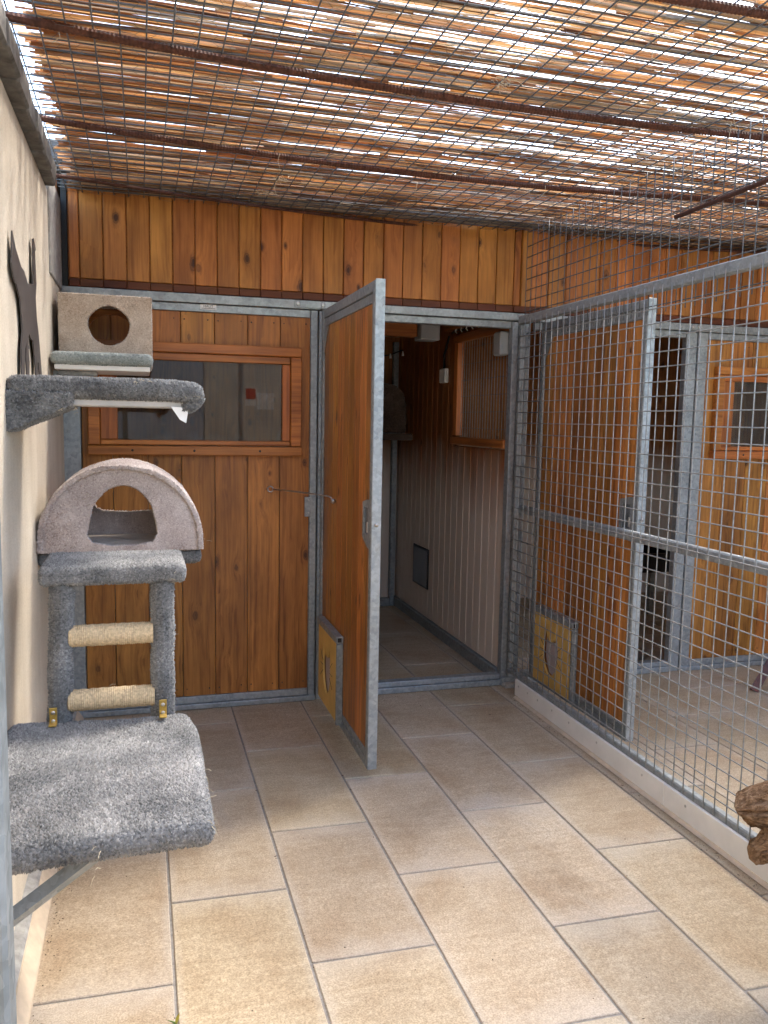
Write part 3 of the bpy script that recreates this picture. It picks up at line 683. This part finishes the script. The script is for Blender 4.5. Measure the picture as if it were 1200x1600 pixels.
# ================================================================== ROOF: mesh, rebars, reeds
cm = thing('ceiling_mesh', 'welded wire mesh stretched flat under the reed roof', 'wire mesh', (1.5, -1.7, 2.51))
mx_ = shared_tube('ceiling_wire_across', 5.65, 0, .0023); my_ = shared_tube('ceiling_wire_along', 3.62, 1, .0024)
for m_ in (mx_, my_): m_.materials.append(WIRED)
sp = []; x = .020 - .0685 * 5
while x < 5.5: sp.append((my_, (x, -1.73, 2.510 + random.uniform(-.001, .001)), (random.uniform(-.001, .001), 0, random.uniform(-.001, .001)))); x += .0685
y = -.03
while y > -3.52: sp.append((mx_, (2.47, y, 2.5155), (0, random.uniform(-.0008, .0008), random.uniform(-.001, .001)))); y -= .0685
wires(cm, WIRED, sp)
# fine hexagonal chicken net
bm_v, bm_f = [], []
def net_seg(p, q, r=.00055):
    d = q - p; a = Vector((-d.y, d.x, 0)).normalized() * r; b_ = Vector((0, 0, r)); o = len(bm_v)
    for e in (p, q): bm_v.extend([tuple(e + a), tuple(e - a * .5 + b_), tuple(e - a * .5 - b_)])
    for k in range(3): bm_f.append((o + k, o + (k + 1) % 3, o + 3 + (k + 1) % 3, o + 3 + k))
hw = .034
def hexp(i, j, k):
    c = Vector((-.34 + i * hw * 1.5, -2.75 + (j + (.5 if i % 2 else 0)) * hw * 1.732, 0)); a = k * math.pi / 3
    p = c + Vector((math.cos(a), math.sin(a), 0)) * hw
    nz = mnoise.noise_vector(p * 9); p += Vector((nz.x, nz.y, 0)) * .016; p.z = 2.503 - .012 * abs(nz.z) - .01 * abs(mnoise.noise(p * 3)); return p
for i in range(0, 62):
    for j in range(0, 46):
        for k in (0, 1, 2): net_seg(hexp(i, j, k), hexp(i, j, k + 1))
me = bpy.data.meshes.new('chicken_net'); me.from_pydata(bm_v, [], bm_f)
cn = link('chicken_net', me, WIRED, cm, (0, 0, 0)); cn['kind'] = 'stuff'

def unproject(px, py, z):
    d = rt * ((px - 600) / F) - up * ((py - 800) / F) + fwd; t = (z - CP.z) / d.z; return CP + d * t
def rebar(pix, label, xr, r=.0115):
    pts = [unproject(a, b_, 2.498) for a, b_ in pix]; pts.sort(key=lambda p: p.x)
    xs = [p.x for p in pts]; ys = [p.y for p in pts]
    n = int((xr[1] - xr[0]) / .0055); X = np.linspace(xr[0], xr[1], n)
    co = np.polyfit(xs, ys, min(2, len(xs) - 1)); Y = np.polyval(co, np.clip(X, xs[0] - .1, xs[-1] + .1))
    bm = bmesh.new(); add_tube(bm, [(x_, y_, 2.497) for x_, y_ in zip(X, Y)], [r * (1.07 if i % 2 else .95) for i in range(n)], 7)
    tag(bm_obj('rebar', bm, RUST, smooth=False), label, 'rebar', 'rusty rebars carrying the roof mesh')
rebar([(1070, 0), (1135, 11), (1200, 22)], 'rusty ribbed rebar crossing the top right corner of the roof', (-.34, 5.2))
rebar([(0, 22), (300, 82), (600, 136), (900, 180), (1200, 215)], 'thick rusty ribbed rebar sweeping across the whole roof, second from the viewer', (-.36, 5.2))
rebar([(50, 181), (325, 227), (600, 266), (850, 290), (1100, 310)], 'rusty ribbed rebar midway between the thick rebar and the cabin fascia', (-.36, 5.2))
rebar([(82, 272), (300, 307), (600, 346), (800, 367), (1000, 383), (1150, 392)], 'rusty rebar along the roof edge just in front of the cabin fascia', (-.36, 5.2), .008)

rs = thing('reed_screen', 'dry brown reed screen laid over the wire mesh as roof', 'reed screen', (1.8, -1.7, 2.53))
def reed_geo(p0, p1, r, bend):
    """bent six-sided stalk; returns vertices and faces"""
    n = 5; V, Fc = [], []
    for i in range(n + 1):
        f = i / n; p = p0.lerp(p1, f) + Vector((0, bend[0], bend[1])) * math.sin(f * math.pi) + Vector((0, random.uniform(-1, 1), random.uniform(-1, 1))) * .0012
        rr = r * (1 - .35 * f)
        for k in range(5): V.append((p.x, p.y + math.cos(k * 1.2566) * rr, p.z + math.sin(k * 1.2566) * rr))
    for i in range(n):
        for k in range(5): Fc.append((i * 5 + k, i * 5 + (k + 1) % 5, (i + 1) * 5 + (k + 1) % 5, (i + 1) * 5 + k))
    Fc.append((4, 3, 2, 1, 0)); Fc.append(tuple(n * 5 + k for k in range(5)))
    return V, Fc
allr = []
for layer in range(3):
    y = -3.43 + random.uniform(0, .01)
    while y < .02:
        x = -.27 + random.uniform(-.05, .03) - (random.uniform(0, .8) if layer else 0)
        x = max(x, -.30 + random.uniform(-.03, .04))
        while x < 5.5:
            ln = random.uniform(.50, 1.8); xm = x + ln / 2
            dens = .79 - .27 * max(0, min(1, (xm - .1) / 2.2)) - .16 * max(0, min(1, (-y - .7) / 1.5)) + (.14 if y > -.5 else 0) + .4 * max(0, min(1, (xm - 2.7) / .8))  # thickened at the far right, out of view, to cut light there
            dens += .17 * mnoise.noise(Vector((xm * .7, y * 14., layer * 5.)))
            if random.random() < dens * (1, .85, .35)[layer]:
                r = random.uniform(.0021, .0043) if random.random() < .85 else random.uniform(.0045, .0065)
                sl_ = random.gauss(0, .016) + (random.gauss(0, .06) if random.random() < .08 else 0)
                p0 = Vector((x, y, 2.5215 + layer * .007 + random.uniform(0, .004))); p1 = Vector((x + ln, y + sl_ * ln, p0.z + random.uniform(-.003, .004)))
                allr.append((p0, p1, r, (random.gauss(0, .009), random.uniform(0, .006))))
            x += ln * random.uniform(.85, 1.02)
        y += random.uniform(.0060, .0094)
# the 300 lowest and nearest stalks as parts, the rest as one mass
vis = [i for i, (p0, p1, r, b_) in enumerate(allr) if -2.3 < p0.y < -.2 and p0.x < 1.9 and p0.z < 2.5285]
vis.sort(key=lambda i: -allr[i][2] * (allr[i][1].x - allr[i][0].x) / (allr[i][0].y + 4.4)); vis = set(vis[:290])
AV, AF = [], []
for i, (p0, p1, r, b_) in enumerate(allr):
    V, Fc = reed_geo(p0, p1, r, b_)
    if i in vis:
        c = (p0 + p1) / 2; me = bpy.data.meshes.new('reed'); me.from_pydata([tuple(Vector(v) - c) for v in V], [], Fc)
        link('reed', me, REED, rs, c)
    else:
        o = len(AV); AV.extend(V); AF.extend([tuple(o + k for k in f) for f in Fc])
me = bpy.data.meshes.new('reeds'); me.from_pydata(AV, [], AF)
ro = link('reeds', me, REED, rs, (0, 0, 0)); ro['kind'] = 'stuff'
# straw and hair hanging in the net
for k, (px, py, ln) in enumerate([(1145, 150, .10), (1143, 190, .10), (437, 240, .05), (432, 282, .06), (652, 285, .05), (852, 290, .05), (780, 130, .03), (1020, 80, .03), (92, 50, .03)]):
    p = unproject(px, py, 2.495)
    tag(tube('hanging_straw', [p, p + Vector((random.uniform(-.01, .01), random.uniform(-.01, .01), -ln * .5)), p + Vector((random.uniform(-.02, .02), random.uniform(-.02, .02), -ln))], .0011, STRAW, n=5),
        'pale wisp of straw hanging ' + ['high at right, just above the thick rebar', 'at right, just below the thick rebar', 'left of centre, above the middle rebar', 'left of centre, below the middle rebar', 'near roof centre, right by the middle rebar', 'right of centre, below the middle rebar', 'at the roof centre beside a fluff clump', 'high up towards the top right corner', 'in the top left corner of the roof'][k], 'straw', 'wisps of straw caught in the roof mesh')
for (px, py), wh in (((440, 280), 'left of centre, below the middle rebar'), ((790, 130), 'right of centre, above the thick rebar'), ((415, 302), 'left of centre, close to the cabin fascia')):
    p = unproject(px, py, 2.494); bm = bmesh.new()
    for i in range(26):
        a = Vector((random.gauss(0, .018), random.gauss(0, .014), random.gauss(0, .005))); b_ = a + Vector((random.gauss(0, .015), random.gauss(0, .015), random.gauss(0, .008)))
        add_tube(bm, [p + a, p + (a + b_) / 2 + Vector((0, 0, .004)), p + b_], .0009, 4)
    tag(bm_obj('straw_clump', bm, STRAW), 'small pale fluff clump in the roof mesh ' + wh, 'straw', 'clumps caught in the roof mesh')

# ================================================================== CAT FURNITURE ON THE LEFT WALL
# --- big grey platform
bp = thing('carpet_platform', 'large grey carpeted wall platform at lower left, below the ladder', 'cat shelf', (-.36, -2.2, .64))
def wp(c):
    f = max(0, min(1, (-2.2 - c.y) / .36)); l = max(0, min(1, (.13 - c.x) / .5))
    c = c.copy(); c.z += -.016 * f * f * (.3 + l) + .005 * math.sin(c.x * 9 + c.y * 4)
    c.y += -.010 * math.sin((c.x + .36) * 6) * f - .012 * l * f
    if c.y > -1.98: c.x -= (c.y + 1.98) * .16 * max(0, (c.x + .1) / .23)
    return c
s = soft_box('board', (-.358, .128), (-2.520, -1.855), (.600, .658), CARP['grey'][0], bp, .026, 16, wp, .004)
pile('carpet_pile', s, CARP['grey'][1], 62000, .0085, .0032)
br = thing('shelf_bracket', 'grey steel strut slanting from wall up to the large grey platform', 'bracket', (-.36, -2.42, .3))
bm = bmesh.new(); add_tube(bm, [(-.36, -2.42, .385), (-.04, -2.42, .612)], .019, 4); 
bm_obj('strut', bm, GALVD, br)
box('wall_plate', (-.359, -.352), (-2.45, -2.39), (.33, .598), GALVD, br, .001)
# --- ladder
ld = thing('cat_ladder', 'grey carpeted ladder with two sisal rungs and a flat top step', 'cat ladder', (-.09, -1.86, .65))
def leg(x0, x1, y0, y1, lean):
    def wl(c):
        c = c.copy(); f = (c.z - .65) / .4; c.x += lean * f + .004 * math.sin(c.z * 31); return c
    bm = bmesh.new(); pts = []
    for i in range(15):
        z = .635 + (1.052 - .635) * i / 14; f = (z - .65) / .4
        pts.append(((x0 + x1) / 2 + lean * f + .001 * math.sin(z * 37 + x0), (y0 + y1) / 2, z))
    add_tube(bm, pts, [.0305 + .0008 * math.sin(i * 1.7) for i in range(15)], 12)
    o = bm_obj('leg', bm, CARP['grey'][0], ld, smooth=True); pile('carpet_pile', o, CARP['grey'][1], 62000, .0075, .0032); return o
leg(-.262, -.200, -1.88, -1.82, .014); leg(.011, .071, -1.88, -1.82, .002)
s = soft_box('top_step', (-.272, .104), (-1.885, -1.60), (1.034, 1.080), CARP['grey'][0], ld, .013, 9, None, .002)
pile('carpet_pile', s, CARP['grey'][1], 62000, .0075, .0032)
for z, xa, xb in ((.889, -.203, .018), (.709, -.208, .020)):
    n = 41; bm = bmesh.new(); pts, rr = [], []
    for i in range(n):
        for q in range(4):
            f = (i + q / 4) / n; pts.append((xa + (xb - xa) * f, -1.85, z)); rr.append((.0305 + .0016 * math.sin(i * 1.3) * .4) - (.0022 if q == 0 else .0006 if q in (1, 3) else 0))
    add_tube(bm, pts, rr, 18); bm_obj('sisal_rung', bm, SISAL, ld, smooth=True)
for x in (-.243, .040):
    b_ = boxes('brass_plate', [((x - .010, x + .010), (-1.898, -1.894), (.652, .708)), ((x - .010, x + .010), (-1.925, -1.8985), (.6655, .669))], BRASS, ld, .001)
    for z in (.672, .695): screw((x, -1.898, z), (0, -1, 0), STEEL, b_, .0055, .002)
# --- dome house on its shelf
dsf = thing('dome_shelf', 'dark grey carpeted wall shelf under the domed cat house', 'cat shelf', (-.36, -.95, .95))
s = soft_box('board', (-.359, .196), (-1.14, -.70), (.955, 1.008), CARP['charcoal'][0], dsf, .02, 8, None, .003)
pile('carpet_pile', s, CARP['charcoal'][1], 40000, .0075, .0034)
dm = thing('domed_cat_house', 'mauve beige carpeted half barrel cat house with arched opening', 'cat house', (-.07, -.95, 1.01))
cx, rx, zb, rz, st0 = -.078, .278, 1.010, .285, .02
def arch(rx_, rz_, n=28, z0=0.):
    return [(cx - rx_, zb)] + [(cx - rx_ * math.cos(math.pi * i / n), zb + st0 + rz_ * math.sin(math.pi * i / n) ** .92) for i in range(n + 1)] + [(cx + rx_, zb)]
hole = [(-.180, 1.040), (.028, 1.040), (.030, 1.150), (.010, 1.195), (-.028, 1.232), (-.075, 1.245), (-.125, 1.228), (-.165, 1.185), (-.182, 1.140)]
hole = [Vector((a, b_)) for a, b_ in hole]
def smooth_loop(pts, n=3):
    out = []
    for i in range(len(pts)):
        p0, p1, p2, p3 = (Vector(pts[(i + k - 1) % len(pts)]) for k in range(4))
        for q in range(n):
            t_ = q / n; out.append(tuple(.5 * ((2 * p1) + (-p0 + p2) * t_ + (2 * p0 - 5 * p1 + 4 * p2 - p3) * t_ ** 2 + (-p0 + 3 * p1 - 3 * p2 + p3) * t_ ** 3)))
    return out
def carpet_panel(name, poly, y0, y1, par, key, hole=None, dens=62000, h=.0075):
    o = prism(name, poly, 1, y0, y1, CARP[key][0], par, holes=[hole] if hole else [])
    pile('carpet_pile', o, CARP[key][1], dens, h, .0032); return o
carpet_panel('front', arch(rx - .012, rz - .014), -1.155, -1.140, dm, 'mauve', smooth_loop(hole))
bm = bmesh.new(); O, I = arch(rx, rz), arch(rx - .014, rz - .014)
rings = []
for q in range(9):
    yq = -1.168 + (.40) * q / 8
    rings.append(([bm.verts.new((p[0], yq, p[1] + .003 * math.sin(q * 2 + i * .7))) for i, p in enumerate(O)], [bm.verts.new((p[0], yq, p[1])) for p in I]))
for (a, ai), (b_, bi) in zip(rings, rings[1:]):
    for k in range(len(O) - 1):
        bm.faces.new((a[k], a[k + 1], b_[k + 1], b_[k])); bm.faces.new((ai[k + 1], ai[k], bi[k], bi[k + 1]))
for (a, ai), fl in ((rings[0], 1), (rings[-1], 0)):
    for k in range(len(O) - 1):
        f = (a[k], ai[k], ai[k + 1], a[k + 1]); bm.faces.new(f if fl else f[::-1])
bmesh.ops.recalc_face_normals(bm, faces=list(bm.faces))
sh_ = bm_obj('shell', bm, CARP['mauve'][0], dm, smooth=True)
pile('carpet_pile', sh_, CARP['mauve'][1], 50000, .0075, .0034)
hb = [(-.155, 1.115), (.035, 1.115), (.045, 1.16), (.02, 1.22), (-.02, 1.25), (-.078, 1.26), (-.135, 1.25), (-.176, 1.22), (-.19, 1.16)]
carpet_panel('back', arch(rx - .016, rz - .016), -.79, -.775, dm, 'mauve', smooth_loop(hb), 30000)
box('floor_board', (cx - rx + .02, cx + rx - .02), (-1.135, -.795), (1.010, 1.022), CARP['beige'][0], dm, .002)
# --- long dark shelf
ls = thing('charcoal_shelf', 'long charcoal carpeted wall shelf in front of the window, underside bare', 'cat shelf', (-.36, -1.55, 1.55))
def wl2(c):
    c = c.copy(); f = max(0, (c.x - .02) / .15); c.z -= .010 * f * f; return c
s = soft_box('board', (-.359, .166), (-1.725, -1.36), (1.533, 1.589), CARP['charcoal'][0], ls, .024, 12, wl2, .003)
pile('carpet_pile', s, CARP['charcoal'][1], 58000, .010, .0034)
box('bare_underside', (-.34, .125), (-1.70, -1.38), (1.512, 1.532), GREYP2, ls, .003)
s = prism('wrapped_support', [(-.359, 1.545), (-.19, 1.545), (-.195, 1.512), (-.235, 1.494), (-.28, 1.474), (-.32, 1.458), (-.345, 1.444), (-.359, 1.440)], 1, -1.728, -1.50, CARP['charcoal'][0], ls)
pile('carpet_pile', s, CARP['charcoal'][1], 52000, .013, .0034)
s = soft_box('carpet_end', (.125, .172), (-1.715, -1.42), (1.500, 1.55), CARP['charcoal'][0], ls, .02, 4, lambda c: Vector((c.x - max(0, 1.54 - c.z) * .8, c.y, c.z)), .006)
pile('carpet_pile', s, CARP['charcoal'][1], 52000, .011, .0034)
prism('torn_backing', [(.075, 1.515), (.125, 1.512), (.118, 1.468), (.100, 1.478)], 1, -1.708, -1.704, PAPER, ls)
# --- top box
bs = thing('green_shelf', 'small green grey carpeted shelf under the boxy cat house', 'cat shelf', (-.36, -.45, 1.7))
s = soft_box('board', (-.352, .040), (-.62, -.20), (1.690, 1.737), CARP['green'][0], bs, .021, 8, None, .003)
pile('carpet_pile', s, CARP['green'][1], 46000, .0075, .0034)
box('bare_underside', (-.34, .03), (-.60, -.22), (1.668, 1.689), WHITEP, bs, .003)
boxes('bracket', [((-.352, -.335), (-.52, -.48), (1.52, 1.667)), ((-.334, -.18), (-.52, -.48), (1.648, 1.667))], GALVD, bs, .003)
bx_ = thing('boxy_cat_house', 'beige carpeted square cat house with round hole, high up left', 'cat house', (-.14, -.25, 1.74))
X0, X1, Y0, Y1, Z0, Z1 = -.334, .040, -.425, -.085, 1.742, 1.992
circ = [(-.134 + .087 * math.cos(a) * (1 + .02 * math.sin(5 * a)), 1.866 + .084 * math.sin(a) * (1 + .02 * math.cos(4 * a))) for a in [2 * math.pi * i / 32 for i in range(32)]]
carpet_panel('front', [(X0, Z0), (X1, Z0), (X1, Z1), (X0, Z1)], Y0, Y0 + .016, bx_, 'beige', circ)
circ2 = [(-.134 + .11 * math.cos(a), 1.85 + .10 * math.sin(a)) for a in [2 * math.pi * i / 28 for i in range(28)]]
prism('back', [(X0, Z0), (X1, Z0), (X1, Z1), (X0, Z1)], 1, Y1 - .014, Y1, WOODX, bx_, holes=[circ2])
for nm, xx, zz in (('side', (X0, X0 + .015), (Z0, Z1)), ('side', (X1 - .015, X1), (Z0 - .045, Z1)), ('top', (X0 + .016, X1 - .016), (Z1 - .015, Z1)), ('bottom', (X0 + .016, X1 - .016), (Z0, Z0 + .014))):
    o = box(nm, xx, (Y0 + .018, Y1 - .016), zz, CARP['beige'][0], bx_, .003)
    if nm != 'bottom': pile('carpet_pile', o, CARP['beige'][1], 40000, .0075, .0034, keep=lambda c, n_: np.where((c[:, 0] > -.02) | (n_[:, 2] > .5) | (n_[:, 0] < -.5), 1., 0.) if nm == 'top' else np.ones(len(c)))
# --- cat cut-out on the wall
cat = [(75, 160), (95, 265), (130, 385), (150, 415), (172, 492), (205, 495), (205, 290), (203, 215), (210, 210), (223, 282), (217, 292), (222, 400), (227, 495), (222, 580), (228, 700), (240, 800), (250, 920), (262, 1075), (262, 1150), (250, 1150), (246, 1070), (240, 985), (234, 985), (236, 1070), (238, 1140), (228, 1140), (222, 1060), (216, 950), (205, 850), (190, 835), (180, 805), (176, 870), (183, 980), (182, 1062), (184, 1140), (172, 1140), (168, 1060), (162, 950), (164, 860), (156, 900), (152, 1060), (154, 1150), (138, 1150), (135, 1060), (133, 900), (140, 800), (135, 700), (125, 590), (100, 490), (90, 480), (75, 400), (71, 360), (75, 330), (72, 260)]
cp_ = []
for a, b_ in cat:
    px, py = a / 4, 320 + b_ / 4
    d = rt * ((px - 600) / F) - up * ((py - 800) / F) + fwd; t_ = (-.348 - CP.x) / d.x; q = CP + d * t_; cp_.append((q.y, q.z))
ct = prism('cat_cutout', cp_, 0, -.351, -.347, CATM)
tag(ct, 'flat dark metal cut-out of a stretching cat on the plaster wall', 'wall ornament')
for p in ((-1.30, 1.85),): pass
for y, z in ((-1.22, 1.84), (-1.27, 1.70)): tube('spacer', [(-.359, y, z), (-.351, y, z)], .006, CATM, ct)

# ================================================================== SMALL THINGS
# driftwood root reaching in from the right
dw = bmesh.new()
def limb(pts, rad, seed, n=72, m=70):
    P = [Vector(p) for p in pts]; out, rr = [], []
    for i in range(m + 1):
        f = i / m * (len(P) - 1); k = min(int(f), len(P) - 2); w_ = f - k
        w_ = w_ * w_ * (3 - 2 * w_) if k else w_
        out.append(P[k].lerp(P[k + 1], w_)); rr.append(rad[k] * (1 - w_) + rad[k + 1] * w_)
    st_ = len(dw.verts); add_tube(dw, out, rr, n); dw.verts.ensure_lookup_table()
    for i in range(m + 1):
        c = out[i]
        for k in range(n):
            v = dw.verts[st_ + i * n + k]; a = 2 * math.pi * k / n; d_ = v.co - c; L_ = i / m
            q = Vector((math.cos(a) * 1.3, math.sin(a) * 1.3, L_ * 1.1 + seed)); q2 = Vector((math.cos(a) * 4.5, math.sin(a) * 4.5, L_ * 2.2 + seed)); q3 = Vector((math.cos(a) * 13, math.sin(a) * 13, L_ * 5 + seed))
            v.co = c + d_ * (1 + .5 * mnoise.noise(q) + .55 * (abs(mnoise.noise(q2)) * -2 + .5) + .28 * (abs(mnoise.noise(q3)) * -2 + .5))
            v.co += mnoise.noise_vector(v.co * 11 + Vector((seed, 0, 0))) * .014
limb([(1.80, -2.62, .0), (1.79, -2.61, .18), (1.76, -2.60, .36), (1.76, -2.60, .62), (1.80, -2.64, .95)], [.13, .10, .10, .085, .06], 1)
limb([(1.84, -2.60, .55), (1.72, -2.53, .515), (1.61, -2.47, .485), (1.54, -2.44, .468), (1.503, -2.43, .463)], [.095, .088, .062, .034, .008], 3.3)
limb([(1.82, -2.58, .49), (1.72, -2.55, .45), (1.63, -2.50, .395), (1.575, -2.465, .352), (1.555, -2.45, .322)], [.09, .08, .054, .034, .010], 5.7)
DRIFT, t, b, ns, L = nodes('weathered_driftwood')
v, _ = objcoord(t, False)
ga = noise_t(t, mapping(t, v, (9, 70, 70)), 1., 6, .7, .6); gb = noise_t(t, v, 9., 4, .6); gc = noise_t(t, mapping(t, v, (30, 260, 260)), 1., 3, .6)
c = ramp(t, math_n(t, 'ADD', math_n(t, 'MULTIPLY', ga, .75), math_n(t, 'MULTIPLY', gc, .28)), [(.34, (.045, .024, .012)), (.45, (.22, .128, .07)), (.58, (.42, .27, .16)), (.75, (.56, .41, .28))])
L.new(mixc(t, 1., c, ramp(t, gb, [(.3, (.6, .56, .52)), (.65, (1.1, 1.1, 1.1))]), 'MULTIPLY'), b.inputs['Base Color']); b.inputs['Roughness'].default_value = .92; b.inputs['Specular IOR Level'].default_value = .15
bump(t, b, math_n(t, 'ADD', ga, math_n(t, 'MULTIPLY', gc, .4)), 1., .012)
tag(bm_obj('driftwood_root', dw, DRIFT, smooth=True), 'gnarled brown driftwood root entering at the lower right edge', 'driftwood')
# three-legged stool beyond the fence
sto = thing('wooden_stool', 'dark red brown wooden stool beyond the mesh fence at far right', 'stool', (3.72, -.40, 0))
bm = bmesh.new(); lathe(bm, [(0, .43), (.17, .43), (.18, .44), (.18, .455), (.17, .465), (0, .465)], (3.74, -.40, 0)); bmesh.ops.remove_doubles(bm, verts=list(bm.verts), dist=1e-5)
bm_obj('seat', bm, DARKW, sto, smooth=False)
for a in (184, 62, -58):
    c, s_ = math.cos(R(a)), math.sin(R(a)); bm = bmesh.new()
    add_tube(bm, [(3.74 + .43 * c, -.40 + .43 * s_, 0.0), (3.74 + .14 * c, -.40 + .14 * s_, .43)], [.032, .028], 4); bm_obj('leg', bm, DARKW, sto)
# weed in a tile joint
wd = thing('weed_sprig', 'tiny green and yellow weed sprouting from a tile joint in front', 'plant', (.056, -2.24, 0))
for k, (dx, dy, h_, m_) in enumerate(((.004, -.002, .032, LEAFY), (-.012, .004, .014, LEAF), (-.006, -.010, .012, LEAF), (-.016, -.004, .010, LEAF))):
    bm = bmesh.new(); b0 = Vector((.056, -2.245, 0)); L_ = []
    for i in range(6):
        f = i / 5; w_ = .0042 * math.sin(math.pi * (.12 + .88 * f)) ; p = b0 + Vector((dx * f * (1 + f), dy * f, h_ * f ** .8)); L_.append((bm.verts.new(p + Vector((-w_, 0, 0))), bm.verts.new(p + Vector((0, -.001, .0008))), bm.verts.new(p + Vector((w_, 0, 0)))))
    for a, b_ in zip(L_, L_[1:]):
        bm.faces.new((a[0], a[1], b_[1], b_[0])); bm.faces.new((a[1], a[2], b_[2], b_[1]))
    bm_obj('leaf', bm, m_, wd)

# stray hairs and threads on the carpeted furniture
def hairs(par, spots, n, ln, mat, sp_):
    bm = bmesh.new()
    for p in spots:
        for i in range(n):
            a = Vector(p) + Vector((random.gauss(0, sp_[0]), random.gauss(0, sp_[1]), random.gauss(0, sp_[2]))); d = Vector((random.gauss(.2, 1), random.gauss(-.2, .8), random.gauss(-.2, .6))).normalized() * random.uniform(.4, 1) * ln
            add_tube(bm, [a, a + d * .5 + Vector((0, 0, ln * .12)), a + d], .0006, 3)
    o = bm_obj('loose_hairs', bm, mat, par); o['kind'] = 'stuff'
hairs(bp, [(.128, -2.5, .64), (.12, -2.3, .65), (-.1, -2.55, .63)], 5, .028, STRAW, (.004, .05, .004))
hairs(dm, [(.2, -1.15, 1.05), (-.07, -1.16, 1.04), (-.2, -1.16, 1.2)], 5, .022, STRAW, (.03, .003, .01))
hairs(ls, [(.15, -1.72, 1.55), (0, -1.73, 1.585), (-.2, -1.73, 1.5)], 5, .022, STRAW, (.02, .003, .004))
hairs(ld, [(.08, -1.87, 1.05), (-.1, -1.885, .735), (.075, -1.86, .85)], 4, .02, STRAW, (.004, .01, .03))

# grit, crumbs and bits of straw on the floor, thickest along the edges and joints
V_, F_ = [], []
for i in range(520):
    k = random.random()
    if k < .28: p = Vector((-.285 + abs(random.gauss(0, .02)), random.uniform(-2.6, -.1), 0))
    elif k < .5: p = Vector((XF - .05 - abs(random.gauss(0, .02)), random.uniform(-2.3, -.1), 0))
    elif k < .68: p = Vector((random.uniform(-.2, 1.9), -.03 - abs(random.gauss(0, .03)), 0))
    elif k < .86: p = Vector((TX0 + TW * random.randint(0, 5) + random.gauss(0, .006), random.uniform(-2.6, -.1), 0))
    else: p = Vector((random.uniform(-.25, 1.9), random.uniform(-2.6, -.1), 0))
    r_ = random.uniform(.0008, .0028); a = random.uniform(0, 6.28); st_ = random.uniform(1, 4) if random.random() < .25 else 1
    o = len(V_); ex = Vector((math.cos(a), math.sin(a), 0)) * r_ * st_; ey = Vector((-math.sin(a), math.cos(a), 0)) * r_
    V_ += [tuple(p + ex), tuple(p + ey), tuple(p - ex), tuple(p - ey), tuple(p + Vector((0, 0, r_ * 1.1)))]
    F_ += [(o, o + 1, o + 4), (o + 1, o + 2, o + 4), (o + 2, o + 3, o + 4), (o + 3, o, o + 4)]
me = bpy.data.meshes.new('floor_grit'); me.from_pydata(V_, [], F_)
gr = link('floor_grit', me, GRIT); gr['kind'] = 'stuff'; gr['label'] = 'scattered dark grit and crumbs on the tile floor'; gr['category'] = 'grit'
